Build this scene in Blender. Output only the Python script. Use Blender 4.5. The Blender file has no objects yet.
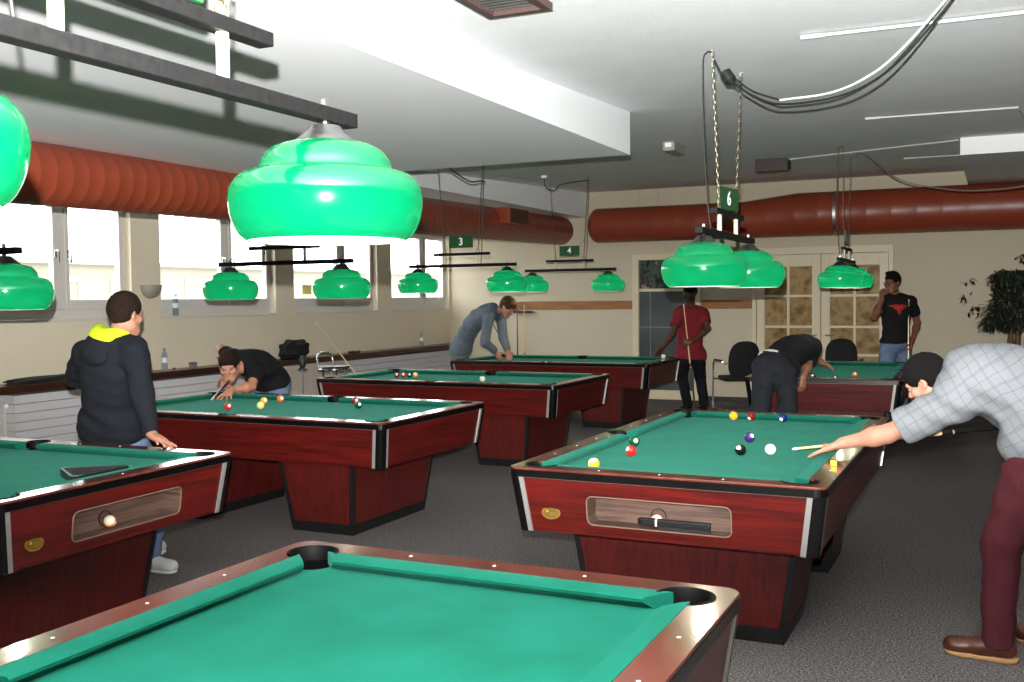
import bpy, bmesh, math, random
import numpy as np
from mathutils import Vector, Matrix
random.seed(7)
C = bpy.context.scene.collection
PI = math.pi

def srgb(r, g, b):
    f = lambda c: (c/255/12.92) if c/255 <= .04045 else ((c/255+.055)/1.055)**2.4
    return (f(r), f(g), f(b), 1.0)

# ---------------------------------------------------------------- materials
def new_mat(name):
    m = bpy.data.materials.new(name); m.use_nodes = True
    nt = m.node_tree; nt.nodes.clear()
    out = nt.nodes.new('ShaderNodeOutputMaterial')
    b = nt.nodes.new('ShaderNodeBsdfPrincipled')
    nt.links.new(b.outputs[0], out.inputs[0])
    return m, nt, b, out

def mat(name, col, rough=.5, metal=0, spec=.5, coat=0, emit=None, estr=0, noise=None, bump=None):
    """noise=(scale, amount) varies the colour a little; bump=(scale, strength)"""
    m, nt, b, out = new_mat(name)
    b.inputs['Base Color'].default_value = col
    b.inputs['Roughness'].default_value = rough
    b.inputs['Metallic'].default_value = metal
    b.inputs['Specular IOR Level'].default_value = spec
    b.inputs['Coat Weight'].default_value = coat
    if emit:
        b.inputs['Emission Color'].default_value = emit
        b.inputs['Emission Strength'].default_value = estr
    if noise or bump:
        tc = nt.nodes.new('ShaderNodeTexCoord')
    if noise:
        n = nt.nodes.new('ShaderNodeTexNoise'); n.inputs['Scale'].default_value = noise[0]; n.inputs['Detail'].default_value = 4
        nt.links.new(tc.outputs['Object'], n.inputs['Vector'])
        r = nt.nodes.new('ShaderNodeValToRGB')
        r.color_ramp.elements[0].position = .3; r.color_ramp.elements[1].position = .7
        a = noise[1]
        r.color_ramp.elements[0].color = tuple(c*(1-a) for c in col[:3])+(1,)
        r.color_ramp.elements[1].color = tuple(min(1, c*(1+a)) for c in col[:3])+(1,)
        nt.links.new(n.outputs['Fac'], r.inputs[0]); nt.links.new(r.outputs[0], b.inputs['Base Color'])
    if bump:
        n2 = nt.nodes.new('ShaderNodeTexNoise'); n2.inputs['Scale'].default_value = bump[0]; n2.inputs['Detail'].default_value = 5
        nt.links.new(tc.outputs['Object'], n2.inputs['Vector'])
        bp = nt.nodes.new('ShaderNodeBump'); bp.inputs['Strength'].default_value = bump[1]; bp.inputs['Distance'].default_value = .01
        nt.links.new(n2.outputs['Fac'], bp.inputs['Height']); nt.links.new(bp.outputs[0], b.inputs['Normal'])
    return m

def wood(name, dark, light, scale, rough=.3, coat=.0, contrast=(.35, .65)):
    """streaky veneer: noise stretched along one axis by the scale triple"""
    m, nt, b, out = new_mat(name)
    tc = nt.nodes.new('ShaderNodeTexCoord'); mp = nt.nodes.new('ShaderNodeMapping')
    mp.inputs['Scale'].default_value = scale
    n = nt.nodes.new('ShaderNodeTexNoise'); n.inputs['Scale'].default_value = 1; n.inputs['Detail'].default_value = 6; n.inputs['Roughness'].default_value = .65
    r = nt.nodes.new('ShaderNodeValToRGB')
    r.color_ramp.elements[0].position = contrast[0]; r.color_ramp.elements[1].position = contrast[1]
    r.color_ramp.elements[0].color = dark; r.color_ramp.elements[1].color = light
    L = nt.links.new
    L(tc.outputs['Object'], mp.inputs[0]); L(mp.outputs[0], n.inputs['Vector']); L(n.outputs['Fac'], r.inputs[0]); L(r.outputs[0], b.inputs['Base Color'])
    b.inputs['Roughness'].default_value = rough; b.inputs['Coat Weight'].default_value = coat; b.inputs['Coat Roughness'].default_value = .12
    return m

# ---------------------------------------------------------------- mesh builder
class MB:
    def __init__(s): s.v = []; s.f = []; s.m = []
    def add(s, vs, fs, mi=0):
        b = len(s.v); s.v += [tuple(x) for x in vs]
        for f in fs: s.f.append(tuple(b+i for i in f)); s.m.append(mi)
        return s
    def box(s, lo, hi, mi=0, M=None):
        x0, y0, z0 = lo; x1, y1, z1 = hi
        vs = [(x0,y0,z0),(x1,y0,z0),(x1,y1,z0),(x0,y1,z0),(x0,y0,z1),(x1,y0,z1),(x1,y1,z1),(x0,y1,z1)]
        if M is not None: vs = [M @ Vector(v) for v in vs]
        return s.add(vs, [(3,2,1,0),(4,5,6,7),(0,1,5,4),(1,2,6,5),(2,3,7,6),(3,0,4,7)], mi)
    def prism(s, poly, z0, z1, mi=0, M=None, poly1=None):
        n = len(poly); p1 = poly1 or poly
        vs = [(x, y, z0) for x, y in poly]+[(x, y, z1) for x, y in p1]
        if M is not None: vs = [M @ Vector(v) for v in vs]
        fs = [tuple(range(n-1, -1, -1)), tuple(range(n, 2*n))]+[(i, (i+1) % n, n+(i+1) % n, n+i) for i in range(n)]
        return s.add(vs, fs, mi)
    def lathe(s, prof, n=32, o=(0,0,0), mi=0, M=None, a0=0, a1=2*PI):
        full = abs(a1-a0-2*PI) < 1e-6; k = n if full else n+1
        vs = []; fs = []
        for r, z in prof:
            for i in range(k):
                a = a0+(a1-a0)*i/n
                p = Vector((r*math.cos(a), r*math.sin(a), z))
                if M is not None: p = M @ p
                vs.append((p.x+o[0], p.y+o[1], p.z+o[2]))
        for j in range(len(prof)-1):
            for i in range(n):
                i2 = (i+1) % k
                fs.append((j*k+i, j*k+i2, (j+1)*k+i2, (j+1)*k+i))
        return s.add(vs, fs, mi)
    def tube(s, pts, r, n=8, mi=0, caps=True, closed=False):
        pts = [Vector(p) for p in pts]; N = len(pts)
        rs = r if isinstance(r, (list, tuple)) else [r]*N
        vs = []; fs = []; up = None
        for i, p in enumerate(pts):
            if closed: t = pts[(i+1) % N]-pts[i-1]
            else: t = pts[min(i+1, N-1)]-pts[max(i-1, 0)]
            t = t.normalized() if t.length > 1e-9 else Vector((0,0,1))
            if up is None:
                up = Vector((0,0,1)) if abs(t.z) < .9 else Vector((1,0,0))
            a = t.cross(up)
            if a.length < 1e-6: a = t.cross(Vector((0,1,0)))
            a.normalize(); b = a.cross(t).normalized(); up = b
            for k in range(n):
                q = 2*PI*k/n
                vs.append(p+a*(rs[i]*math.cos(q))+b*(rs[i]*math.sin(q)))
        for i in range(N if closed else N-1):
            i2 = (i+1) % N
            for k in range(n):
                k2 = (k+1) % n
                fs.append((i*n+k, i*n+k2, i2*n+k2, i2*n+k))
        if caps and not closed:
            fs.append(tuple(range(n-1, -1, -1))); fs.append(tuple((N-1)*n+k for k in range(n)))
        return s.add(vs, fs, mi)
    def sphere(s, c, r, nu=20, nv=12, mi=0, sc=(1,1,1), M=None):
        vs = []; fs = []
        for j in range(nv+1):
            t = PI*j/nv
            for i in range(nu):
                a = 2*PI*i/nu
                p = Vector((r*sc[0]*math.sin(t)*math.cos(a), r*sc[1]*math.sin(t)*math.sin(a), r*sc[2]*math.cos(t)))
                if M is not None: p = M @ p
                vs.append(p+Vector(c))
        for j in range(nv):
            for i in range(nu):
                i2 = (i+1) % nu
                fs.append((j*nu+i, (j+1)*nu+i, (j+1)*nu+i2, j*nu+i2))
        return s.add(vs, fs, mi)
    def mesh(s, name, mats, smooth=None):
        me = bpy.data.meshes.new(name)
        me.from_pydata(s.v, [], s.f)
        for m in (mats if isinstance(mats, (list, tuple)) else [mats]): me.materials.append(m)
        if any(s.m): me.polygons.foreach_set('material_index', s.m)
        bm = bmesh.new(); bm.from_mesh(me); bmesh.ops.remove_doubles(bm, verts=bm.verts, dist=1e-5)
        bmesh.ops.recalc_face_normals(bm, faces=bm.faces)
        if smooth:
            for f in bm.faces: f.smooth = True
            lim = math.radians(smooth if smooth is not True else 40)
            for e in bm.edges:
                if len(e.link_faces) == 2 and e.calc_face_angle(0) > lim: e.smooth = False
        bm.to_mesh(me); bm.free(); me.update()
        return me
    def build(s, name, mats, parent=None, smooth=None, bevel=0, bseg=2, loc=None):
        o = bpy.data.objects.new(name, s.mesh(name, mats, smooth)); C.objects.link(o)
        if parent is not None: o.parent = parent
        if loc is not None: o.location = loc
        if bevel:
            md = o.modifiers.new('bevel', 'BEVEL'); md.width = bevel; md.segments = bseg; md.limit_method = 'ANGLE'; md.angle_limit = math.radians(40)
        return o

def tag(o, label=None, cat=None, group=None, kind=None):
    if label: o['label'] = label
    if cat: o['category'] = cat
    if group: o['group'] = group
    if kind: o['kind'] = kind
    return o
def thing(name, label, cat, loc=(0,0,0), rotz=0, group=None):
    o = bpy.data.objects.new(name, None); C.objects.link(o)
    o.location = loc; o.rotation_euler = (0, 0, rotz); o.empty_display_size = .1
    return tag(o, label, cat, group)
def struct(o, label=None): 
    o['kind'] = 'structure'
    if label: o['label'] = label
    return o
def copy_tree(o, parent=None):
    c = o.copy(); C.objects.link(c)
    if parent is not None: c.parent = parent
    for ch in o.children: copy_tree(ch, c)
    return c
def apply_mods(o):
    bpy.context.view_layer.update()
    dg = bpy.context.evaluated_depsgraph_get()
    me = bpy.data.meshes.new_from_object(o.evaluated_get(dg))
    o.modifiers.clear(); o.data = me
    return o
def boolean(o, cutters, op='DIFFERENCE'):
    cs = []
    for c in cutters:
        c.hide_render = True
        md = o.modifiers.new('b', 'BOOLEAN'); md.object = c; md.operation = op; md.solver = 'EXACT'
    apply_mods(o)
    for c in cutters: bpy.data.objects.remove(c)
    return o
def rrect(hx, hy, r, n=6, cx=0, cy=0):
    p = []
    for sx, sy, a0 in ((1,1,0),(-1,1,PI/2),(-1,-1,PI),(1,-1,1.5*PI)):
        for i in range(n+1):
            a = a0+PI/2*i/n
            p.append((cx+sx*(hx-r)+r*math.cos(a), cy+sy*(hy-r)+r*math.sin(a)))
    return p
def catmull(pts, n=8):
    P = [Vector(p) for p in pts]; P = [P[0]*2-P[1]]+P+[P[-1]*2-P[-2]]
    out = []
    for i in range(1, len(P)-2):
        for k in range(n):
            t = k/n; a, b, c, d = P[i-1:i+3]
            out.append(.5*((2*b)+(-a+c)*t+(2*a-5*b+4*c-d)*t*t+(-a+3*b-3*c+d)*t**3))
    out.append(P[-2]); return out
def text_mesh(s, size, depth=.001):
    cu = bpy.data.curves.new('t', 'FONT'); cu.body = s; cu.size = size; cu.extrude = depth; cu.align_x = 'CENTER'; cu.align_y = 'CENTER'; cu.resolution_u = 3
    cu.offset = size*.02
    o = bpy.data.objects.new('t', cu); C.objects.link(o); bpy.context.view_layer.update()
    me = bpy.data.meshes.new_from_object(o.evaluated_get(bpy.context.evaluated_depsgraph_get()))
    bpy.data.objects.remove(o); return me

WORLD = 8.8
FLASH = 3300
BULB_E = 7
BULB_P = 7.8
EXPO = 0.0
CLOTH_A, CLOTH_B = srgb(13,84,67), srgb(18,95,78)
SHADE = (0,.028,.024,1); SHADE_T = (.006,.47,.20,1)

# ================================================================= the room
XL, XR, YB, YF = -8.18, 2.7, 15.05, -2.6
def cz(y): return 2.607+.0409*y          # the ceiling rises gently towards the far wall
M_ceil = mat('ceiling plaster', srgb(240,243,244), .9, noise=(3,.03), bump=(110,.22))
M_white = mat('smooth white plaster', srgb(238,240,241), .85)
M_cream = mat('cream wall paint', srgb(198,188,163), .75, noise=(1.2,.02))
M_dwall = mat('brown wall', srgb(96,80,66), .8)
M_leftw = mat('beige wall paint', srgb(224,213,188), .75, noise=(1.2,.03))
M_frame = mat('pale window frame', srgb(212,207,200), .45)
M_cream_frame = mat('cream door paint', srgb(216,203,172), .45)
M_black = mat('black plastic', srgb(18,19,20), .4)
M_blacksoft = mat('black cloth', srgb(17,18,20), .85, noise=(40,.3))
M_chrome = mat('chrome', (.8,.8,.8,1), .15, 1)
M_steel = mat('steel', (.55,.55,.53,1), .35, 1)
M_duct = None
def duct_mat():
    m, nt, b, out = new_mat('brick red spiral duct')
    b.inputs['Roughness'].default_value = .38
    tc = nt.nodes.new('ShaderNodeTexCoord')
    n = nt.nodes.new('ShaderNodeTexNoise'); n.inputs['Scale'].default_value = 2.5; n.inputs['Detail'].default_value = 5
    r = nt.nodes.new('ShaderNodeValToRGB'); r.color_ramp.elements[0].color = srgb(120,50,31); r.color_ramp.elements[1].color = srgb(146,66,42)
    nt.links.new(tc.outputs['Object'], n.inputs['Vector']); nt.links.new(n.outputs['Fac'], r.inputs[0]); nt.links.new(r.outputs[0], b.inputs['Base Color'])
    return m
M_duct = duct_mat()

def carpet():
    m, nt, b, out = new_mat('speckled charcoal carpet')
    L = nt.links.new
    tc = nt.nodes.new('ShaderNodeTexCoord')
    n = nt.nodes.new('ShaderNodeTexNoise'); n.inputs['Scale'].default_value = 95; n.inputs['Detail'].default_value = 3; n.inputs['Roughness'].default_value = .8
    r = nt.nodes.new('ShaderNodeValToRGB')
    e = r.color_ramp.elements; e[0].position = .33; e[0].color = srgb(50,49,51); e[1].position = .68; e[1].color = srgb(186,178,175)
    x = e.new(.5); x.color = srgb(106,102,102)
    L(tc.outputs['Object'], n.inputs['Vector']); L(n.outputs['Fac'], r.inputs[0])
    n2 = nt.nodes.new('ShaderNodeTexNoise'); n2.inputs['Scale'].default_value = .7
    L(tc.outputs['Object'], n2.inputs['Vector'])
    mx = nt.nodes.new('ShaderNodeMixRGB'); mx.blend_type = 'MULTIPLY'; mx.inputs[0].default_value = .35
    L(r.outputs[0], mx.inputs[1]); L(n2.outputs['Fac'], mx.inputs[2]); L(mx.outputs[0], b.inputs['Base Color'])
    b.inputs['Roughness'].default_value = 1; b.inputs['Specular IOR Level'].default_value = .1
    bp = nt.nodes.new('ShaderNodeBump'); bp.inputs['Strength'].default_value = .6; bp.inputs['Distance'].default_value = .004
    L(n.outputs['Fac'], bp.inputs['Height']); L(bp.outputs[0], b.inputs['Normal'])
    return m
struct(MB().box((XL-.3,YF-.2,-.1),(XR+.2,YB+1.8,0)).build('floor', carpet()))

# ceiling slab, following its slope
m = MB(); y0, y1 = YF-.2, YB+.2
m.add([(XL-.3,y0,cz(y0)),(XR+.2,y0,cz(y0)),(XR+.2,y1,cz(y1)),(XL-.3,y1,cz(y1)),(XL-.3,y0,cz(y0)+.2),(XR+.2,y0,cz(y0)+.2),(XR+.2,y1,cz(y1)+.2),(XL-.3,y1,cz(y1)+.2)],
      [(0,1,2,3),(7,6,5,4),(0,4,5,1),(1,5,6,2),(2,6,7,3),(3,7,4,0)])
struct(m.build('ceiling', M_ceil))
SOFX, SOFY, SOFZ = -2.312, 6.96, 2.588
struct(MB().box((XL,YF,SOFZ),(SOFX,SOFY,cz(SOFY)+.05)).build('ceiling_soffit', M_white), 'smooth white box soffit hanging below the ceiling')
struct(MB().box((XL,SOFY,2.83),(-5.72,YB,cz(YB)+.05)).build('ceiling_bulkhead', M_white), 'grey white bulkhead above the window wall duct')
# boxed beam near the far wall, over the plant
b0_, b1_ = 2.875, 3.03
struct(MB().add([(-.235,10.48,b0_),(XR,10.48,b0_),(XR,YB,b1_),(-.235,YB,b1_),(-.235,10.48,cz(10.48)+.05),(XR,10.48,cz(10.48)+.05),(XR,YB,cz(YB)+.05),(-.235,YB,cz(YB)+.05)],[(3,2,1,0),(4,5,6,7),(0,1,5,4),(1,2,6,5),(2,3,7,6),(3,0,4,7)]).build('ceiling_beam', M_white), 'white boxed beam over the plant')

# left wall with four window openings
W = [(6.0,8.01),(8.40,10.405),(10.775,12.785),(13.175,15.0)]
SILL, HEAD = 1.415, 2.66
m = MB()
T = .16
ys = [YF]+[y for w in W for y in w]+[YB]
for i in range(0, len(ys), 2):
    m.box((XL-T,ys[i],SILL),(XL,ys[i+1],HEAD))
m.box((XL-T,YF,0),(XL,YB,SILL)); m.box((XL-T,YF,HEAD),(XL,YB,cz(YB)+.1))
struct(m.build('wall_left', M_leftw))
struct(MB().box((XR,YF,0),(XR+.15,YB,cz(YB)+.1)).build('wall_right', M_dwall))
struct(MB().box((XL-.2,YF-.15,0),(XR+.15,YF,cz(YF)+.1)).build('wall_front', M_dwall))
# back wall with a glass door opening
DX0, DX1, DZ = -4.90, -3.97, 2.17
m = MB()
m.box((XL-.2,YB,0),(DX0,YB+.15,cz(YB)+.1)); m.box((DX1,YB,0),(XR+.15,YB+.15,cz(YB)+.1)); m.box((DX0,YB,DZ),(DX1,YB+.15,cz(YB)+.1))
struct(m.build('wall_back', M_cream))

M_glass, nt, b, out = new_mat('clear window glass')
nt.nodes.remove(b)
gl = nt.nodes.new('ShaderNodeBsdfGlossy'); gl.inputs['Roughness'].default_value = .02
tr = nt.nodes.new('ShaderNodeBsdfTransparent'); mx = nt.nodes.new('ShaderNodeMixShader'); lw = nt.nodes.new('ShaderNodeLayerWeight'); pw = nt.nodes.new('ShaderNodeMath'); pw.operation = 'POWER'; pw.inputs[1].default_value = 5
sc_ = nt.nodes.new('ShaderNodeMath'); sc_.operation = 'MULTIPLY_ADD'; sc_.inputs[1].default_value = .7; sc_.inputs[2].default_value = .035
nt.links.new(lw.outputs['Facing'], pw.inputs[0]); nt.links.new(pw.outputs[0], sc_.inputs[0]); nt.links.new(sc_.outputs[0], mx.inputs[0])
nt.links.new(tr.outputs[0], mx.inputs[1]); nt.links.new(gl.outputs[0], mx.inputs[2]); nt.links.new(mx.outputs[0], out.inputs[0])

def window(i, ya, yb_):
    xg = XL-.12
    za, zb = SILL+.005, HEAD
    ym = ya+(yb_-ya)*.585
    root = MB()
    fx0, fx1 = xg-.03, xg+.04
    root.box((fx0,ya,za),(fx1,ya+.05,zb)).box((fx0,yb_-.05,za),(fx1,yb_,zb)).box((fx0,ya+.05,zb-.06),(fx1,yb_-.05,zb)).box((fx0,ya+.05,za),(fx1,yb_-.05,za+.09)).box((fx0,ym-.05,za+.09),(fx1,ym+.05,zb-.06))
    fr = root.build('window_%d' % i, M_frame, bevel=.006); struct(fr)
    for k, (a, b_) in enumerate(((ya+.05, ym-.05), (ym+.05, yb_-.05))):
        s = MB(); w = .045; x0, x1 = xg-.015, xg+.055
        s.box((x0,a,za+.09),(x1,a+w,zb-.06)).box((x0,b_-w,za+.09),(x1,b_,zb-.06)).box((x0,a+w,za+.09),(x1,b_-w,za+.185)).box((x0,a+w,zb-.12),(x1,b_-w,zb-.06))
        so = s.build('window_sash', M_frame, fr, bevel=.005)
        MB().box((xg+.008,a+w,za+.185),(xg+.014,b_-w,zb-.12)).build('window_pane', M_glass, so)
        hy = b_-w/2 if k == 0 else a+w/2
        h = MB(); h.box((x1,hy-.012,2.02),(x1+.012,hy+.012,2.10)).tube([(x1+.012,hy,2.085),(x1+.05,hy,2.085),(x1+.052,hy,2.07),(x1+.052,hy,1.97)], .009, 8)
        h.build('window_handle', M_chrome, so, smooth=True)
for i, (a, b_) in enumerate(W): window(i+1, a, b_)
MB()
# sill boards
for i, (a, b_) in enumerate(W):
    struct(MB().box((XL-.15,a,SILL-.02),(XL+.012,b_,SILL+.004)).build('trim_%d' % (i+1), M_frame, bevel=.004), 'pale window sill board')

# ledge along the window wall with radiator covers below
M_ledge = wood('dark brown ledge', srgb(48,26,18), srgb(66,36,24), (1,1,20), .3)
struct(MB().box((XL,2.0,.765),(XL+.29,YB,.835)).build('wall_left_ledge', M_ledge, bevel=.006), 'dark brown shelf running along the window wall')
M_rad = mat('white slatted radiator cover', srgb(206,204,208), .5)
def slats(ya, yb_):
    m = MB(); n = 9; z0, z1 = .0, .745
    for k in range(n):
        a = z0+(z1-z0)*k/n; b_ = z0+(z1-z0)*(k+1)/n
        m.prism([(XL+.02,a),(XL+.240,a+.002),(XL+.246,b_-.008),(XL+.240,b_-.003),(XL+.02,b_-.002)], ya, yb_, M=Matrix(((1,0,0,0),(0,0,1,0),(0,1,0,0),(0,0,0,1))))
    return m
for a, b_, l in ((6.35,9.98,'white slatted radiator cover below the first two windows'),(11.62,14.95,'white slatted radiator cover beside the far corner')):
    o = slats(a, b_).build('radiator_cover', M_rad, smooth=False); tag(o, l, 'radiator cover', 'radiator covers under the ledge')
o = MB().box((XL+.005,10.03,.02),(XL+.24,11.57,.755)).box((XL+.24,10.78,.03),(XL+.246,10.79,.75)).build('panel_cabinet', mat('plain beige panel', srgb(196,184,172), .6), bevel=.004)
tag(o, 'plain beige boxed panel under the ledge between two radiator covers', 'cabinet')
# radiator valve at the near end of the first cover
t = thing('radiator_valve', 'small white radiator valve with pipe at the near end of a radiator cover', 'valve', (XL+.2,6.28,0))
MB().tube([(0,0,0),(0,0,.62),(-.05,.02,.68),(-.18,.02,.68)], .011, 8).build('pipe', M_frame, t, smooth=True)
MB().tube([(0,-.01,.66),(.06,-.03,.66)], [.024,.02], 12).build('valve_knob', M_white, t, smooth=True)

# ---- back wall
M_strip = wood('orange brown wall strip', srgb(120,76,36), srgb(168,112,60), (3,30,60), .45)
struct(MB().box((-7.2,YB-.02,1.385),(-4.98,YB,1.52)).build('trim_5', M_strip, bevel=.003), 'orange brown wooden wall strip')
struct(MB().box((-3.89,YB-.02,1.385),(-3.12,YB,1.52)).build('trim_6', M_strip, bevel=.003), 'orange brown wooden wall strip between the doors')
struct(MB().box((DX1+.07,YB-.012,0),(-3.12,YB,.07)).box((-1.2,YB-.012,0),(XR,YB,.07)).box((XL,YB-.012,0),(DX0-.07,YB,.07)).build('baseboard_back', mat('dark baseboard', srgb(40,36,34), .5)))
# glass door
fr = MB()
fr.box((DX0-.07,YB-.03,0),(DX0+.03,YB+.1,DZ+.06)).box((DX1-.03,YB-.03,0),(DX1+.07,YB+.1,DZ+.06)).box((DX0+.03,YB-.03,DZ-.03),(DX1-.03,YB+.1,DZ+.06)).box((DX0+.03,YB-.01,1.655),(DX1-.03,YB+.07,1.70)).box((DX0+.03,YB-.01,0),(DX1-.03,YB+.07,.14))
d1 = struct(fr.build('door_1', M_cream_frame, bevel=.006))
def pane_mat():
    m, nt, b, out = new_mat('grey glass door pane')
    tc = nt.nodes.new('ShaderNodeTexCoord'); n = nt.nodes.new('ShaderNodeTexNoise'); n.inputs['Scale'].default_value = 2.2
    r = nt.nodes.new('ShaderNodeValToRGB'); r.color_ramp.elements[0].color = srgb(58,66,68); r.color_ramp.elements[1].color = srgb(104,110,108)
    nt.links.new(tc.outputs['Object'], n.inputs['Vector']); nt.links.new(n.outputs['Fac'], r.inputs[0]); nt.links.new(r.outputs[0], b.inputs['Base Color'])
    b.inputs['Roughness'].default_value = .08; return m
def mottled(name, cols, scale, rough=.2, detail=3, bump=.3):
    m, nt, b, out = new_mat(name)
    tc = nt.nodes.new('ShaderNodeTexCoord'); n = nt.nodes.new('ShaderNodeTexNoise'); n.inputs['Scale'].default_value = scale; n.inputs['Detail'].default_value = detail
    r = nt.nodes.new('ShaderNodeValToRGB'); e = r.color_ramp.elements
    k = len(cols)
    e[0].position = .3; e[0].color = cols[0]; e[1].position = .72; e[1].color = cols[-1]
    for i in range(1, k-1): x = e.new(.3+.42*i/(k-1)); x.color = cols[i]
    nt.links.new(tc.outputs['Object'], n.inputs['Vector']); nt.links.new(n.outputs['Fac'], r.inputs[0]); nt.links.new(r.outputs[0], b.inputs['Base Color'])
    b.inputs['Roughness'].default_value = rough
    bp = nt.nodes.new('ShaderNodeBump'); bp.inputs['Strength'].default_value = bump; nt.links.new(n.outputs['Fac'], bp.inputs['Height']); nt.links.new(bp.outputs[0], b.inputs['Normal'])
    return m
MB().box((DX0+.03,YB+.015,.14),(DX1-.03,YB+.03,1.655)).build('door_pane', pane_mat(), d1)
MB().box((DX0+.03,YB+.015,1.70),(DX1-.03,YB+.03,DZ-.03)).build('transom_pane', mottled('transom glass with painted reflections', [srgb(24,30,28),srgb(40,58,46),srgb(84,92,88),srgb(38,44,44),srgb(150,130,120)], 9, .1), d1)  # reflections of coloured lights in the dark pane are put into the mottled colour
MB().box((DX0+.03,YB+.008,1.10),(DX1-.03,YB+.014,1.115)).box((DX0+.2,YB+.008,.14),(DX0+.212,YB+.014,1.655)).build('pane_divider', mat('door pane divider', srgb(120,124,124), .4), d1)
MB().tube([(DX0+.06,YB-.03,1.05),(DX0+.06,YB-.08,1.05),(DX0+.16,YB-.08,1.05)], .011, 8).build('door_handle', M_steel, d1, smooth=True)
# french doors: two leaves of six mottled amber panes each
M_amber = mottled('mottled amber glass', [srgb(112,88,54),srgb(150,122,80),srgb(172,146,104),srgb(150,124,90)], 7, .14, 3)
def french(n, xa, xb):
    z0, z1 = .05, 2.16
    f = MB(); y0, y1 = YB-.045, YB+.0
    sw = .115
    f.box((xa,y0,z0),(xa+sw,y1,z1)).box((xb-sw,y0,z0),(xb,y1,z1)).box((xa+sw,y0,z1-.17),(xb-sw,y1,z1)).box((xa+sw,y0,z0),(xb-sw,y1,.42))
    d = struct(f.build('door_%d' % n, M_cream_frame, bevel=.006))
    xm = (xa+xb)/2; rows = [.42,.72,1.12,1.565,1.99]
    b_ = MB()
    b_.box((xm-.018,y0+.005,.42),(xm+.018,y1,1.99))
    for z in rows[1:4]: b_.box((xa+sw,y0+.004,z-.018),(xb-sw,y1,z+.018))
    b_.build('glazing_bar', M_cream_frame, d, bevel=.004)
    for r in range(4):
        for a, c in ((xa+sw, xm-.018), (xm+.018, xb-sw)):
            za = rows[r]+(.018 if r else 0); zb = rows[r+1]-(.018 if r < 3 else 0)
            MB().box((a,YB-.02,za),(c,YB-.008,zb)).build('glass_pane', M_amber, d)
    MB().tube([(xb-.06 if n == 2 else xa+.06, YB-.045, 1.0),(xb-.06 if n == 2 else xa+.06, YB-.09, 1.0),(xb-.16 if n == 2 else xa+.16, YB-.09, 1.0)], .01, 8).build('door_handle', M_steel, d, smooth=True)
french(2, -3.055, -2.150); french(3, -2.135, -1.235)
c = MB(); c.box((-3.12,YB-.055,0),(-3.06,YB,2.27)).box((-1.23,YB-.055,0),(-1.17,YB,2.27)).box((-3.06,YB-.055,2.165),(-1.23,YB,2.27))
struct(c.build('trim_7', M_cream_frame, bevel=.006), 'cream door casing around the double doors')

# sconce on the first pier
t = thing('wall_sconce', 'grey quarter-shell uplight on the pier between two windows', 'wall lamp', (XL+.0,8.26,1.72))
sc = MB()
prof = [(.001,-.11),(.05,-.10),(.095,-.07),(.125,-.02),(.135,.04),(.128,.04),(.118,-.015),(.09,-.06),(.045,-.09),(.001,-.098)]
sc.lathe(prof, 24, a0=-PI/2, a1=PI/2)
sc.build('sconce_bowl', mat('grey ceramic', srgb(150,146,130), .4), t, smooth=True)
MB().box((0,-.06,-.07),(.012,.06,.03)).build('back_plate', M_steel, t)
# ---- ducts
def duct(name, label, pts, rs, rib, parent=None):
    m = MB()
    P = [Vector(p) for p in pts]; fine = []; fr = []
    for i in range(len(P)-1):
        L = (P[i+1]-P[i]).length; n = max(1, int(L/rib))
        for k in range(n):
            for dt, dr in ((0,0),(.86,0),(.89,.0014),(.96,.0014)):
                t = (k+dt)/n; fine.append(P[i].lerp(P[i+1], t)); fr.append(rs[i]+(rs[i+1]-rs[i])*t+dr)
    fine.append(P[-1]); fr.append(rs[-1])
    m.tube(fine, fr, 40)
    return m
A, B = (-5.28,1.8,2.33), (-6.0,14.62,2.612)
t = thing('ventilation_duct', 'long brick red spiral duct running above the windows', 'duct', A)
o = duct('d','', [Vector(p)-Vector(A) for p in (A, B)], [.195,.215], .13).build('duct_pipe', M_duct, t, smooth=30)
vb = MB(); vb.box((-5.78,11.7,2.53),(-5.5,12.32,2.735))
vo = vb.build('vent_box', M_duct, t, bevel=.005); vo.location = -Vector(A)
g = MB(); g.box((-5.501,11.74,2.55),(-5.496,12.28,2.715))
for k in range(9): g.box((-5.497,11.75,2.558+k*.018),(-5.489,12.27,2.564+k*.018))
g.build('vent_grille', mat('brown grille', srgb(78,54,38), .5), vo)
A2 = (-5.40,14.70,2.67)
t2 = thing('ventilation_duct', 'thick brick red round duct across the wall above the doors', 'duct', A2)
duct('d','', [Vector(p)-Vector(A2) for p in (A2,(-3.15,14.70,2.665),(-2.4,14.70,2.705),(XR-.02,14.70,2.70))], [.262,.262,.305,.305], .3).build('duct_pipe', M_duct, t2, smooth=30)
MB().sphere((0,0,0), .262, 32, 16, sc=(.55,1,1)).build('end_cap', M_duct, t2, smooth=True)
st = MB(); st.lathe([(.309,-.02),(.314,-.02),(.314,.02),(.309,.02)], 40, M=Matrix.Rotation(PI/2, 4, 'Y'))
so = st.build('hanger_strap', M_steel, t2, smooth=True); so.location = Vector((-1.89,14.70,2.70))-Vector(A2)
MB().tube([(-1.89,14.70,3.0),(-1.89,14.70,cz(14.7))], .004, 6).build('hanger_wire', M_steel, t2).location = -Vector(A2)
for x in (-4.75,-4.45):
    MB().tube([(x,14.70,2.9),(x,14.70,cz(14.7))], .004, 6).build('hanger_wire', M_steel, t2).location = -Vector(A2)

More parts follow.
